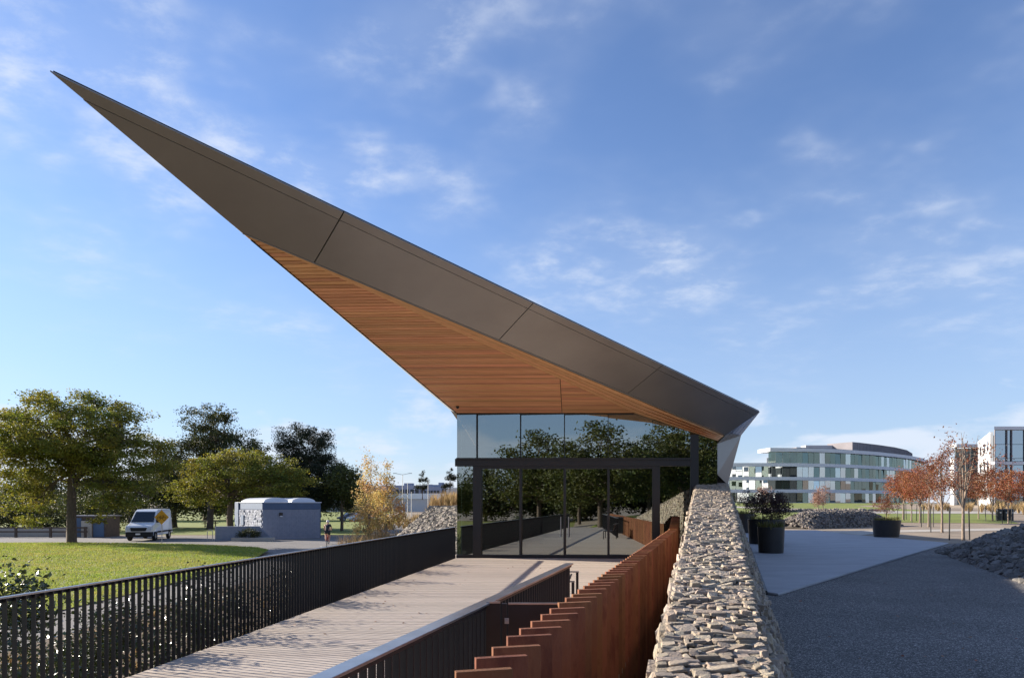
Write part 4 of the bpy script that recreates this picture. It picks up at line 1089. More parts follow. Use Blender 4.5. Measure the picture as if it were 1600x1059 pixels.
for fl in range(4):
    z0 = Zs[fl] + (.46 if fl else .26); z1 = Zs[fl + 1] - (.56 if fl < 3 else .36)
    pl = pts_ if fl < 3 else pts_[upper0:]
    wave = [0.25 * math.sin(i * .9 + fl) + .2 * math.sin(i * 2.3 + fl * 2) for i in range(len(pl))]
    for i in range(len(pl) - 1):
        a, b = pl[i], pl[i + 1]; d = (b - a).normalized(); nr = Vector((d.y, -d.x, 0)); ins = -.25
        tl = rr.gauss(0, .012); tz = rr.gauss(0, .05); gp = d * .05
        q = [a + nr * (ins - tl) + gp, b + nr * (ins + tl) - gp]
        MB().slab([Vector((q[0].x, q[0].y, z0)) - OO, Vector((q[1].x, q[1].y, z0)) - OO, Vector((q[1].x, q[1].y, z1)) + nr * tz - OO, Vector((q[0].x, q[0].y, z1)) + nr * tz - OO], -nr * .02).build('pane', G_off2 if rr.random() < (.82 if (fl == 3 or i > upper0 + 13) else .32) else G_off, off)
        if rr.random() < (.55 if i < upper0 + 12 else .18):      # drawn blinds and partitions; their white also stands in for bright reflections
            hh = rr.choice([1, 1, .75, .5]); dep_ = rr.uniform(1.0, 2.6)
            f0, f1 = sorted((rr.uniform(0, .3), rr.uniform(.6, 1)))
            u0 = a - nr * dep_ + (b - a) * f0; u1 = a - nr * dep_ + (b - a) * f1; zl = z1 - (z1 - z0) * hh if rr.random() < .5 else z0; zh = z1 if zl > z0 + .1 else z0 + (z1 - z0) * hh
            MB().slab([Vector((u0.x, u0.y, zl)) - OO, Vector((u1.x, u1.y, zl)) - OO, Vector((u1.x, u1.y, zh)) - OO, Vector((u0.x, u0.y, zh)) - OO], -nr * .05).build('blind', M_blind, off)
# penthouse
pe = [p + Vector((0, 9, 0)) for p in pts_]
ia = min(range(len(pe)), key=lambda i: abs(800 + F * pe[i].x / pe[i].y - 1243)); ib = min(range(len(pe)), key=lambda i: abs(800 + F * pe[i].x / pe[i].y - 1331))
band(pe[ia:ib], Zs[4] + .7, Zs[4] + 1.9, 0, 8, M_pent, 'penthouse_low')
band(pe[ib:], Zs[4] + .2, Zs[4] + 4.6, 0, 9, M_pent, 'penthouse')
rib = MB()
for p in resample(pe[ib:], 1.05): rib.box(p.x - .05 - OO.x, p.x + .05 - OO.x, p.y - .12 - OO.y, p.y - OO.y, Zs[4] + .2 - OO.z, Zs[4] + 4.6 - OO.z)
tag(rib.build('seam', M_pent, off), kind='stuff')
q0 = pe[ib]; MB().box(q0.x - 13 - OO.x, q0.x - .1 - OO.x, q0.y + 6 - OO.y, q0.y + 10 - OO.y, Zs[4] - OO.z, Zs[4] + 4.0 - OO.z).build('penthouse_return', M_pentlight, off)

# tall white and glass building at the right edge
tb = empty('corner_building', (105, 140, 1), 0, 'white walled building with tall blue glass corner at the right edge', 'building')
TO = Vector(tb.location)
def pxw(px, py, Y): return P(px, py, Y) - TO
def tb_box(x0, x1, yt, Y0, Y1, m, name, zb=0.5):
    a, b = P(x0, yt, Y0), P(x1, yt, Y0); xb_ = a.x + (Y1 - Y0) * .74
    ft = [(a.x, Y0), (b.x, Y0), (b.x + 20, Y1), (xb_, Y1)]
    return MB().hexa([(q[0] - TO.x, q[1] - TO.y, zb - TO.z) for q in ft] + [(q[0] - TO.x, q[1] - TO.y, a.z - TO.z) for q in ft]).build(name, m, tb)
tb_box(1556, 1680, 671, 128.6, 160, M_offdark, 'core')
tb_box(1553.5, 1680, 666, 127.4, 161, M_slab, 'roof_cap', P(1553, 671, 127.4).z)
for zpx in (723, 760): 
    a = P(1554, zpx, 127.6); MB().box(a.x - TO.x, 103.5 - TO.x + 6, 127.6 - TO.y, 128.5 - TO.y, a.z - .3 - TO.z, a.z + .25 - TO.z).build('floor_band', M_slab, tb)
cols = [1554, 1573, 1580.5, 1601, 1620, 1640]
rows = [671.5, 694, 716, 720.5, 726, 742, 757.5, 763, 778, 789]
for i in range(len(cols) - 1):
    for j in range(len(rows) - 1):
        if (rows[j], rows[j + 1]) in ((720.5, 726), (757.5, 763)): continue
        a, b = P(cols[i], rows[j + 1], 128), P(cols[i + 1], rows[j], 128)
        MB().slab([Vector((a.x + .05, 128 + random.uniform(-.02, .02), a.z + .04)) - TO, Vector((b.x - .05, 128 + random.uniform(-.02, .02), a.z + .04)) - TO, Vector((b.x - .05, 128, b.z - .04)) - TO, Vector((a.x + .05, 128, b.z - .04)) - TO], (0, .03, 0)).build('pane', G_tall, tb)
for c in cols: 
    a = P(c, 671, 127.9); MB().box(a.x - .06 - TO.x, a.x + .06 - TO.x, 127.75 - TO.y, 127.95 - TO.y, .6 - TO.z, a.z - TO.z).build('mullion', M_pent, tb)
# white stair wall turning towards the left sun, with window openings
w0 = P(1528, 690, 150); w1 = P(1547, 688, 129.5); d = (Vector((w1.x, w1.y, 0)) - Vector((w0.x, w0.y, 0))); Lw = d.length; d /= Lw; nrm = Vector((-d.y, d.x, 0)) * -1
if nrm.x > 0: nrm = -nrm
wt = w0.z
b0 = Vector((w0.x, w0.y, 0))
MB().slab([b0 + Vector((0, 0, .4)) - TO, b0 + d * Lw + Vector((0, 0, .4)) - TO, b0 + d * Lw + Vector((0, 0, wt)) - TO, b0 + Vector((0, 0, wt)) - TO], -nrm * .5).build('white_wall', M_white, tb)
MB().slab([b0 + d * Lw + Vector((0, 0, .4)) - TO, P(1556, 700, 129.5) * 1.0 - Vector((0, 0, P(1556, 700, 129.5).z - .4)) - TO, Vector((P(1556, 700, 129.5).x, 129.5, wt - .6)) - TO, b0 + d * Lw + Vector((0, 0, wt - .6)) - TO], (0, .4, 0)).build('return_wall', M_pentlight, tb)
for fl in range(3):
    for u in (.22, .55, .80):
        p0 = b0 + d * (Lw * u) + nrm * .03; p1 = b0 + d * (Lw * u + 2.4) + nrm * .03; z0 = wt - 3.4 - fl * 3.7
        f = MB().slab([p0 + Vector((0, 0, z0)) - TO, p1 + Vector((0, 0, z0)) - TO, p1 + Vector((0, 0, z0 + 1.9)) - TO, p0 + Vector((0, 0, z0 + 1.9)) - TO], nrm * .05).build('window', M_pent, tb)
        MB().slab([p0 + d * .15 + nrm * .06 + Vector((0, 0, z0 + .15)) - TO, p1 - d * .15 + nrm * .06 + Vector((0, 0, z0 + .15)) - TO, p1 - d * .15 + nrm * .06 + Vector((0, 0, z0 + 1.75)) - TO, p0 + d * .15 + nrm * .06 + Vector((0, 0, z0 + 1.75)) - TO], nrm * .02).build('pane', G_tall, f)
# grey glass wing behind
gw = empty('glass_wing', (100, 165, 1), 0, 'grey glass office wing behind the young trees', 'building')
GO = Vector(gw.location)
a, b = P(1494, 697, 165), P(1532, 697, 165)
MB().box(a.x + .3 - GO.x, b.x - GO.x, 165.5 - GO.y, 166.0 - GO.y, .5 - GO.z, a.z - .2 - GO.z).build('core', M_offdark, gw)
MB().box(a.x - .3 - GO.x, b.x + .3 - GO.x, 164.5 - GO.y, 167 - GO.y, a.z - .2 - GO.z, a.z + .5 - GO.z).build('roof_cap', M_slab, gw)
for i in range(4):
    for j in range(5):
        x0 = a.x + (b.x - a.x) * i / 4; x1 = a.x + (b.x - a.x) * (i + 1) / 4; z1 = a.z - .3 - j * 2.9
        MB().box(x0 + .06 - GO.x, x1 - .06 - GO.x, 165 - GO.y, 165.03 - GO.y, z1 - 2.8 - GO.z, z1 - GO.z).build('pane', G_tall, gw)
for j in range(4): 
    z1 = a.z - 3.15 - j * 2.9
    MB().box(a.x - .8 - GO.x, a.x - .02 - GO.x, 164.6 - GO.y, 166 - GO.y, z1 - 2.4 - GO.z, z1 + .2 - GO.z).build('white_bay', M_white, gw)

# ------------------------------------------------------------------ restroom building, low wall, sign, van, cyclist
c0 = Vector((-20.3, 55.6, ZL)); ex_ = Vector((3.8, 3.1, 0)).normalized(); ey_ = Vector((-3.1, 3.8, 0)).normalized()
rest_b = empty('restroom', c0, math.atan2(ex_.y, ex_.x), 'blue grey block restroom building with two barrel skylights', 'building')
LX, LY, HW = 4.9, 6.6, 2.45
MB().box(0, LX, 0, LY, 0, HW).build('block_wall', M_blockwall, rest_b)
cw = MB()      # block courses on the long front: shallow raised blocks
for r_ in range(12):
    for c_ in range(13):
        x0 = c_ * .4 - (.2 if r_ % 2 else 0); xa, xb_ = max(.02, x0 + .008), min(LX - .02, x0 + .392)
        if xb_ - xa > .08: cw.box(xa, xb_, -.014 - random.uniform(0, .004), 0.0, r_ * .2 + .01, r_ * .2 + .192)
tag(cw.build('blocks', M_blockwall, rest_b), kind='stuff')
it = []
for r_ in range(12):
    for c_ in range(17):
        yy = c_ * .4 + (.2 if r_ % 2 else 0)
        if yy < LY - .1: it.append(((-.03, yy + .2, r_ * .2 + .1), (random.uniform(.12, .20), .45, .235), (random.gauss(0, .05), random.gauss(0, .12), random.gauss(0, .12))))
tag(joined_stones('split_face_blocks', it, M_splitblock, rest_b), kind='stuff')
MB().box(-.04, LX + .04, -.04, LY + .04, HW + .002, HW + .56).build('parapet', M_blue, rest_b, bevel=.02)
MB().box(-.10, LX + .10, -.10, LY + .10, HW + .56, HW + .63).build('coping', M_dome, rest_b)
MB().box(-.16, -.05, LY - .9, LY + .05, 0, HW + .6).build('corner_pier', M_blue, rest_b)
for x0 in (0.25, 2.6):
    v_ = MB(); n = 12; vs = []
    for yy in (0.5, LY - .5):
        for k in range(n + 1):
            an = math.pi * k / n; vs.append((x0 + 1.05 - 1.05 * math.cos(an), yy, HW + .64 + .36 * math.sin(an)))
    fs = [(k, k + 1, n + 2 + k, n + 1 + k) for k in range(n)] + [tuple(range(n + 1)), tuple(range(2 * n + 1, n, -1))]
    v_.add(vs, fs).build('skylight', M_dome, rest_b, smooth=False)
lf = MB().box(1.35, 1.6, -.17, -.02, 1.95, 2.2).build('wall_light', M_frame, rest_b); MB().box(1.38, 1.57, -.175, -.10, 1.86, 1.945).build('lens', M_dome, lf)
MB().box(-.20, -.12, 4.2, 4.9, 1.1, 1.95).build('vent_panel', M_blue, rest_b)
MB().tube([(LX + .08, .15, 0), (LX + .08, .15, 2.7)], .05, 8).build('downpipe', M_blue, rest_b)
lw = empty('low_wall', at(336, 845), 0, 'low blue grey block wall in front of the restroom', 'wall')
MB().hexa([(0, 0, 0), (4.4, .9, 0), (4.2, 1.3, 0), (-.1, .4, 0), (0, 0, 1.15), (3.2, .65, 1.15), (3.1, 1.05, 1.15), (-.1, .4, 1.15)]).build('body', M_blockwall, lw, bevel=.02)
MB().box(1.4, 4.6, -.35, .35, 0, .28).build('kerb', M_walk, lw)
tree('shrub', 'dark low shrub in the bed against the restroom wall', tuple(Vector(lw.location) + Vector((2.6, .05, .2))), 1.1, .1, [(0, 0, .4, .9, .35, .35)], 6, 30, 1200, .09, M_leaf_green, M_bark, .015, 131, cat='shrub', clump=(.16, .12), nseg=4)
hp = empty('hoop_rail', at(328, 846), 0, 'small grey metal hoop rail left of the low wall', 'rail')
MB().tube([(-.2, 0, 0), (-.2, 0, .8), (-.12, 0, .92), (.12, 0, .92), (.2, 0, .8), (.2, 0, 0)], .028, 8).build('hoop', M_galv, hp)
# yellow warning sign
sg = empty('warning_sign', at(253, 849), 0.0, 'yellow diamond warning sign on a grey post beside the van', 'sign')
MB().tube([(0, 0, -.1), (0, 0, 2.55)], .03, 8).build('post', M_galv, sg)
s_ = .54
MB().slab([(s_, -.05, 1.95), (0, -.05, 1.95 + s_), (-s_, -.05, 1.95), (0, -.05, 1.95 - s_)], (0, .012, 0)).build('plate', M_yellow, sg)
mk = MB()   # dark bicycle symbol
for cx_ in (-.2, .2):
    ring_ = [(cx_ + .13 * math.cos(k * math.pi / 6), -.058, 1.86 + .13 * math.sin(k * math.pi / 6)) for k in range(13)]
    mk.tube(ring_, .014, 4, cap=False)
for a_, b_ in (((-.2, 1.86), (-.08, 2.06)), ((-.08, 2.06), (.13, 2.05)), ((.13, 2.05), (.2, 1.86)), ((-.2, 1.86), (.0, 1.86)), ((.0, 1.86), (.13, 2.05)), ((.0, 1.86), (-.08, 2.06)), ((.13, 2.05), (.11, 2.13))):
    mk.bar((a_[0], -.058, a_[1]), (b_[0], -.058, b_[1]), .028, .012)
mk.build('symbol', M_gap, sg)

def vehicle(name, label, loc, rz, prof, W, paint, wheels, wr, parts):
    t = empty(name, loc, rz, label, 'van' if 'van' in name else 'car')
    n = len(prof); vs = []
    for (yv, z, w) in prof: vs += [(-w, yv, z), (w, yv, z)]
    fs = [(2 * i, 2 * i + 1, 2 * ((i + 1) % n) + 1, 2 * ((i + 1) % n)) for i in range(n)] + [tuple(2 * i for i in range(n)), tuple(2 * i + 1 for i in reversed(range(n)))]
    MB().add(vs, fs).build('body', paint, t, bevel=.05)
    for (yv, sx) in [(w_, s) for w_ in wheels for s in (-1, 1)]:
        tw = MB().lathe([(wr * .6, -.11), (wr * .94, -.11), (wr, -.07), (wr, .07), (wr * .94, .11), (wr * .6, .11)], 22).build('wheel', M_rubber, t, smooth=False, loc=(sx * (W - .10), yv, wr), rot=(0, math.pi / 2, 0))
        MB().lathe([(0, sx * .06), (wr * .35, sx * .09), (wr * .62, sx * .08), (wr * .62, -sx * .05)], 16).build('rim', M_chrome, tw)
    return t
vl = at(222, 845.5)
van = vehicle('delivery_van', 'white delivery van with black lower bumper facing the lawn', (vl[0] - .3, vl[1], ZL + .014), math.radians(11),
    [(0.02, .42, .90), (0.0, .80, .94), (.10, 1.08, .93), (.28, 1.20, .92), (.98, 1.42, .93), (1.85, 2.32, .80), (2.25, 2.46, .80), (5.3, 2.50, .80), (5.5, 2.35, .82), (5.52, .50, .98), (4.0, .40, 1.0), (1.4, .40, 1.0)], 1.0, M_vanwhite, (.95, 4.55), .36, None)
MB().hexa([(-.90, -.07, .34), (.90, -.07, .34), (.98, .35, .34), (-.98, .35, .34), (-.92, -.07, .72), (.92, -.07, .72), (1.0, .35, .72), (-1.0, .35, .72)]).build('bumper', M_rubber, van, bevel=.04)
MB().hexa([(-.52, -.06, .78), (.52, -.06, .78), (.55, .02, .78), (-.55, .02, .78), (-.60, .03, 1.06), (.60, .03, 1.06), (.6, .1, 1.06), (-.6, .1, 1.06)]).build('grille', M_rubber, van, bevel=.03)
for s in (-1, 1):
    MB().hexa([(s * .60, -.045, .86), (s * .955, -.01, .88), (s * .96, .25, .88), (s * .60, .2, .86), (s * .64, .03, 1.09), (s * .955, .16, 1.19), (s * .96, .40, 1.22), (s * .64, .25, 1.10)]).build('headlight', M_lamp, van, bevel=.015)
    MB().box(s * 1.02 - .09, s * 1.02 + .09, 1.15, 1.30, 1.42, 1.82).build('mirror', M_rubber, van, bevel=.03, loc=(s * .01, 0, 0))
    sw = MB().slab([(s * .948, 1.35, 1.48), (s * .93, 2.30, 1.48), (s * .835, 2.35, 2.18), (s * .835, 1.92, 2.18)], (s * .012, 0, .002)).build('side_window', M_dkglass, van)
    MB().box(s * .985 - .02, s * .985 + .02, 1.45, 5.3, .62, .74).build('side_moulding', M_rubber, van)
MB().slab([(-.82, 1.02, 1.47), (.82, 1.02, 1.47), (.70, 1.80, 2.25), (-.70, 1.80, 2.25)], Vector((0, -.02, .018))).build('windscreen', M_dkglass, van)
MB().box(-.17, .17, -.095, -.075, .50, .62).build('number_plate', M_white, van)
car_prof = [(0, .35, .80), (0, .62, .84), (.9, .86, .85), (1.6, 1.38, .66), (3.2, 1.40, .66), (4.0, .95, .84), (4.3, .85, .84), (4.32, .35, .82)]
for i, (px, py, lab, pm) in enumerate([(543, 794.5, 'small pale car parked in the distance beyond the pine', M_white), (528, 794.5, 'dark car parked in the distance under the pine', M_pent)]):
    Yp = 112 + i * 2; p_ = P(px, 800, Yp)
    ca = vehicle('parked_car', lab, (p_.x, Yp, ZL), math.radians(-60), car_prof, .85, pm, (.8, 3.45), .31, None)
    MB().slab([(-.70, 1.0, .92), (.70, 1.0, .92), (.60, 1.55, 1.34), (-.60, 1.55, 1.34)], Vector((0, -.02, .02))).build('windscreen', M_dkglass, ca)
    for s in (-1, 1): MB().slab([(s * .845, 1.2, .92), (s * .845, 3.7, .95), (s * .69, 3.1, 1.33), (s * .69, 1.75, 1.33)], (s * .015, 0, 0)).build('side_window', M_dkglass, ca)

def skin_body(name, joints, edges, m, parent, sub=2):
    me = bpy.data.meshes.new(name); me.from_pydata([j[0] for j in joints], edges, []); o = link(name, me, parent, m)
    sk = o.modifiers.new('skin', 'SKIN'); sk.use_smooth_shade = True
    for i, j in enumerate(joints):
        v = me.skin_vertices[0].data[i]; v.radius = j[1] if hasattr(j[1], '__len__') else (j[1], j[1]); v.use_root = (i == 0)
    ss = o.modifiers.new('subdiv', 'SUBSURF'); ss.levels = sub; ss.render_levels = sub
    return o
cyl = at(510.5, 851)
bk = empty('bicycle', (cyl[0], cyl[1], ZL + .014), math.radians(8), 'road bicycle ridden away from the camera past the restroom', 'bicycle')
def wheel(yv):
    w_ = MB(); w_.tube([(0, yv + .34 * math.cos(k * math.pi / 12), .35 + .34 * math.sin(k * math.pi / 12)) for k in range(25)], .018, 6, cap=False)
    o = w_.build('wheel', M_rubber, bk)
    sp = MB()
    for k in range(8): sp.bar((0, yv, .35), (0, yv + .33 * math.cos(k * math.pi / 4), .35 + .33 * math.sin(k * math.pi / 4)), .004, .004, (1, 0, 0))
    sp.build('spokes', M_galv, o)
wheel(0.0); wheel(1.0)
fm = MB()
for a_, b_ in (((0, .0, .35), (0, .42, .30)), ((0, .0, .35), (0, .30, .80)), ((0, .42, .30), (0, .27, .88)), ((0, .42, .30), (0, .88, .82)), ((0, .30, .80), (0, .86, .86)), ((0, .86, .90), (0, 1.0, .35))): fm.tube([a_, b_], .02, 6)
fm.build('frame', M_cloth_red, bk)
MB().tube([(-.21, .98, .84), (-.21, .88, .94), (0, .86, .94), (.21, .88, .94), (.21, .98, .84)], .015, 6).build('handlebar', M_black, bk)
MB().hexa([(-.07, .15, .90), (.07, .15, .90), (.02, .40, .90), (-.02, .40, .90), (-.07, .15, .94), (.07, .15, .94), (.02, .40, .94), (-.02, .40, .94)]).build('saddle', M_black, bk, bevel=.01)
pr = empty('person', (cyl[0], cyl[1], ZL + .014), math.radians(8), 'cyclist in dark jersey and pale helmet seen from behind', 'person')
J = [((0, .25, .99), .13), ((0, .33, 1.16), .125), ((0, .46, 1.36), .155), ((0, .54, 1.45), .075), ((0, .60, 1.52), .06),
     ((-.17, .50, 1.40), .065), ((-.25, .66, 1.20), .048), ((-.21, .86, .99), .036), ((.17, .50, 1.40), .065), ((.25, .66, 1.20), .048), ((.21, .86, .99), .036),
     ((-.10, .27, .93), .10), ((-.13, .56, .72), .075), ((-.12, .40, .34), .045), ((-.12, .52, .22), .035), ((.10, .27, .93), .10), ((.13, .50, .60), .075), ((.12, .36, .26), .045), ((.12, .48, .14), .035)]
E_ = [(0, 1), (1, 2), (2, 3), (3, 4), (2, 5), (5, 6), (6, 7), (2, 8), (8, 9), (9, 10), (0, 11), (11, 12), (12, 13), (13, 14), (0, 15), (15, 16), (16, 17), (17, 18)]
skin_body('body', J, E_, M_skin, pr)
skin_body('jersey', [((0, .235, .93), .15), ((0, .32, 1.13), .155), ((0, .455, 1.35), .172), ((-.17, .50, 1.40), .08), ((-.235, .62, 1.255), .064), ((.17, .50, 1.40), .08), ((.235, .62, 1.255), .064)], [(0, 1), (1, 2), (2, 3), (3, 4), (2, 5), (5, 6)], M_cloth_dark, pr)
skin_body('shorts', [((0, .25, .99), .142), ((-.105, .28, .92), .112), ((-.13, .47, .785), .092), ((.105, .28, .92), .112), ((.128, .44, .69), .092)], [(0, 1), (1, 2), (0, 3), (3, 4)], M_cloth_dark, pr)
hd = MB().lathe([(0, -.12), (.05, -.115), (.075, -.06), (.085, 0), (.08, .06), (.05, .105), (0, .12)], 14).build('head', M_skin, pr, smooth=True, loc=(0, .64, 1.60), rot=(.35, 0, 0))
MB().lathe([(.105, 0), (.108, .04), (.09, .10), (.05, .135), (0, .145)], 16).build('helmet', M_helmet, hd, smooth=True, loc=(0, -.01, .02))
for s in (-1, 1): MB().box(s * .12 - .04, s * .12 + .04, .44 if s < 0 else .40, .68 if s < 0 else .64, .17 if s < 0 else .09, .24 if s < 0 else .16).build('shoe', M_helmet, pr, bevel=.02)

# shed behind the locust trunk, low fence, picnic table
sh = empty('service_shed', (-38.6, 59.5, ZL), math.radians(4), 'small grey shed with blue doors behind the locust trunk', 'building')
MB().box(0, 3.1, 0, 2.4, 0, 1.8).build('wall', M_bark, sh)  # dark bark colour stands in for the tree shade on these walls
MB().box(-.15, 3.25, -.15, 2.55, 1.802, 1.92).build('roof', M_pent, sh)
for x0 in (.15, 2.05): MB().box(x0, x0 + .9, -.04, -.002, .05, 1.7).build('door', M_blue, sh)
MB().box(1.15, 1.95, -.25, -.002, 0, 1.45).build('pillar', M_walk, sh)
fe = empty('low_fence', (-52, 59, ZL), 0, 'low dark rail fence at the far left edge of the lawn', 'fence')
for k in range(6): MB().box(k * 3.0, k * 3.0 + .16, 0, .16, 0, .95).build('post', M_bark, fe)
for z in (.45, .80): MB().box(0, 15.2, .165, .22, z, z + .12).build('rail', M_bark, fe)
wb = MB().box(-54, -36.5, 60.5, 60.9, ZL, ZL + .85).build('low_wall', M_walk, None, bevel=.05); tag(wb, 'pale low wall behind the dark rail fence at far left', 'wall')
pt = empty('picnic_table', (-38, 86, ZL), .3, 'dark picnic table on the grass behind the van', 'table')
MB().box(-.9, .9, -.4, .4, .72, .78).build('table_top', M_bark, pt)
for s in (-1, 1):
    MB().box(-.9, .9, s * .75 - .14, s * .75 + .14, .42, .47).build('seat', M_bark, pt)
    MB().bar((s * .6, -.7, .05), (s * .6, .7, .05), .08, .1).build('foot', M_bark, pt); MB().box(s * .6 - .05, s * .6 + .05, -.6, .6, .38, .418).build('beam', M_bark, pt); MB().box(s * .6 - .05, s * .6 + .05, -.1, .1, .1, .719).build('leg', M_bark, pt)

# ------------------------------------------------------------------ far left distance
br = empty('flyover', (-30, 230, 2), 0, 'distant pale concrete barrier above a grey retaining wall', 'bridge')
MB().box(-60, 40, 0, 1.2, .0, 5.9 - 1.6).build('retaining_wall', M_pentlight, br, loc=(0, 0, -3))
MB().box(-60, 40, -.4, 1.6, 1.35, 3.2).build('barrier', M_white, br)
for i, (px, yt, w_, Yp, lab) in enumerate([(640, 758, 46, 900, 'distant haze-tinted block nearest the lamp posts'), (672, 760, 30, 880, 'distant lower haze-tinted block in the middle of the skyline'), (690, 757, 26, 920, 'distant haze-tinted block nearest the pavilion'), (600, 761, 34, 940, 'distant haze-tinted block behind the autumn saplings')]):
    a, b = P(px - w_ / 2, yt, Yp), P(px + w_ / 2, yt, Yp)
    t = empty('far_building', ((a.x + b.x) / 2, Yp, -1), 0, lab, 'building', 'distant skyline blocks'); h = a.z + 1; hw = (b.x - a.x) / 2
    MB().box(-hw, hw, 0, 25, 0, h).build('wall', M_far_haze, t); MB().box(-hw * .4, hw * .2, 2, 15, h, h + 3).build('roof_plant', M_far_haze, t)
    for k in range(6): MB().box(-hw + hw * 2 * (k + .15) / 6, -hw + hw * 2 * (k + .85) / 6, -.3, -.02, h * .55, h * .8).build('window', M_offdark, t)
wh = P(708, 763, 300); wt_ = empty('far_shed', (wh.x, 300, ZL), 0, 'distant cream shed at the glass corner', 'building'); MB().box(-3, 3, 0, 6, 0, wh.z - ZL).build('wall', M_pentlight, wt_); MB().box(-3.3, 3.3, -.3, 6.3, wh.z - ZL + .01, wh.z - ZL + .5).build('roof', M_white, wt_)
for i, (px, yt, Yp, arms, lab) in enumerate([(629, 741, 150, 1, 'double armed street lamp beyond the autumn saplings'), (637, 754, 140, 0, 'thin grey pole right of the street lamp'), (669, 750, 150, 0, 'thin grey pole above the small pine'), (643, 768, 140, 0, 'short thin pole before the retaining wall')]):
    a = P(px, yt, Yp); t = empty('street_lamp' if arms else 'pole', (a.x, Yp, ZL), 0, lab, 'lamp' if arms else 'pole'); h = a.z - ZL
    MB().tube([(0, 0, 0), (0, 0, h)], [.10, .06], 7).build('mast', M_galv, t)
    if arms:
        MB().tube([(-1.5, 0, h + .25), (0, 0, h - .05), (1.5, 0, h + .25)], .05, 6).build('arm', M_galv, t)
        for s in (-1, 1): MB().box(s * 1.7 - .35, s * 1.7 + .35, -.15, .15, h + .2, h + .32).build('lamp_head', M_galv, t)

# ------------------------------------------------------------------ trees behind the camera, seen mirrored in the glass
m0 = tree('park_tree', 'park tree mirrored in the right glass panes', (-6.5, -19, ZL), 11, 3.0, [(0, 0, 7.6, 4.4, 4, 3.0), (1.5, 0, 5.2, 4.4, 4, 2.2), (-2, 0, 5, 3.6, 3.4, 2)], 14, 130, 9000, .30, M_leaf_mid, M_bark, .26, 201, group='park trees mirrored in the glass', clump=(.7, .4), shell=.25)
for k, (x, yv, s, lab) in enumerate([(-14.5, -25, 1.0, 'park tree mirrored in the middle glass panes'), (0.5, -25, 1.05, 'tall park tree mirrored beside the right post'), (-27, -30, .6, 'small park tree mirrored in the left glass door'), (-15, -44, .9, 'park tree mirrored far back in the glass'), (-6, -46, 1.0, 'park tree mirrored behind the others in the glass'), (6, -34, 1.1, 'park tree mirrored in the rightmost pane')]):
    copy_tree(m0, (x, yv, height(x, yv)), k * 1.3, lab, s)
sheet('back_lawn', [(-10.3, -70), (40, -70), (40, -9), (-4.6, -9), (-6.4, -20.5), (-10.3, -20.5)], 0.02, M_farlawn, 'grass behind the viewpoint, mirrored in the glass', hfun=height, res=2.5)
# dark tree line far behind the lawn
t0 = tree('background_tree', 'dark background tree behind the restroom and pine', (-38, 118, ZL), 9, 1.0, [(0, 0, 4.6, 5.5, 4, 3.6), (4.5, 0, 3.2, 4, 3, 2.4), (-4.5, 0, 3.4, 4, 3, 2.6)], 12, 120, 9000, .42, M_leaf_green, M_bark, .3, 301, group='trees far behind the lawn', clump=(.9, .7), shell=.15)
for k, (x, yv, sc, lab) in enumerate([(-54, 120, 1.05, 'dark background tree behind the tall open-crowned tree'), (-70, 116, 1.0, 'dark background tree behind the van'), (-86, 122, 1.1, 'dark background tree behind the spreading locust'), (-101, 118, .95, 'dark background tree at the left edge of the picture'), (-28, 126, .8, 'low background tree right of the dark pine')]):
    copy_tree(t0, (x, yv, ZL), k * 1.1 + .4, lab, sc)
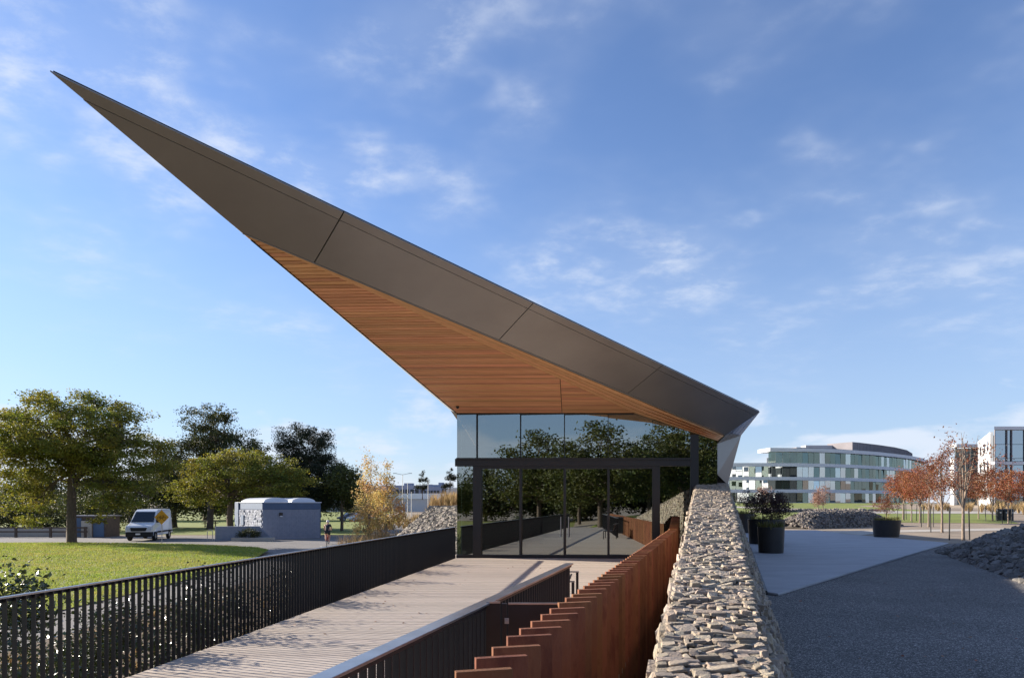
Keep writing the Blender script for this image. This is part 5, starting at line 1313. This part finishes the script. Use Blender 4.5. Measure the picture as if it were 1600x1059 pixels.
# more woodland behind the viewpoint, closing the view in the mirror
for k, (x, yv, sc, lab) in enumerate([(-34, -58, 1.0, 'leftmost woodland tree mirrored in the glass'), (-26, -64, 1.1, 'second woodland tree from the left mirrored in the glass'), (-18, -60, 1.0, 'third woodland tree from the left mirrored in the glass'), (-10, -66, 1.15, 'fourth woodland tree from the left mirrored in the glass'),
                                      (-2, -60, 1.05, 'fifth woodland tree from the left mirrored in the glass'), (6, -66, 1.1, 'sixth woodland tree from the left mirrored in the glass'), (14, -58, 1.1, 'seventh woodland tree from the left mirrored in the glass'), (22, -62, 1.1, 'rightmost woodland tree mirrored in the glass')]):
    copy_tree(t0, (x, yv, height(x, yv)), k * .9, lab, sc)

# fallen leaves
def fallen(name, n, fn, size, m, label):
    pts = np.array([fn() for _ in range(n)]); r = np.random.default_rng(n)
    a = r.uniform(0, 6.28, n); L = size * r.uniform(.6, 1.3, n)[:, None]
    d = np.stack([np.cos(a), np.sin(a), r.uniform(-.05, .25, n)], 1) * L; e = np.stack([-np.sin(a), np.cos(a), r.uniform(-.05, .3, n)], 1) * L * .6
    v = np.stack([pts - d * .5, pts + e * .5, pts + d * .5, pts - e * .5], 1).reshape(-1, 3); f = np.arange(n * 4).reshape(-1, 4)
    tag(link(name, np_mesh(name, v, f, m)), label, 'leaves', kind='stuff')
def on_deck():
    yv = random.uniform(4.5, 22); return (random.uniform(xl(yv) + .2, xl(yv) + 3.4), yv, .012)
fallen('deck_leaves', 70, on_deck, .055, M_leaf_brown, 'few dry leaves scattered on the timber deck')
def on_yard():
    yv = 7 + 24 * random.random() ** 1.5; return (random.uniform(.34 * yv + .9, .76 * yv + .6), yv, .075 if (yv > 15 and random.random() < .5) else .02)
fallen('yard_leaves', 110, on_yard, .06, M_leaf_brown, 'few dry leaves scattered on the gravel yard')
def on_lawn():
    while True:
        x, yv = random.gauss(-29, 7), random.gauss(42, 5)
        if vis_lawn(x, yv): return (x, yv, ZL + .05 + lawn_h(x, yv) + random.uniform(0, .05))
fallen('lawn_leaves', 1600, on_lawn, .11, M_leaf_gold, 'yellow fallen leaves on the lawn under the spreading locust')
# pull handles on the glass doors
for p in (876, 888):
    q = onf((fx(p), YF - .02, 1.05)) - RO
    MB().tube([q + Vector((0, -.05, -.35)), q + Vector((0, -.05, .35))], .014, 8).tube([q + Vector((0, .06, -.28)), q + Vector((0, -.05, -.28))], .008, 6).tube([q + Vector((0, .06, .28)), q + Vector((0, -.05, .28))], .008, 6).build('door_handle', M_galv, roof)
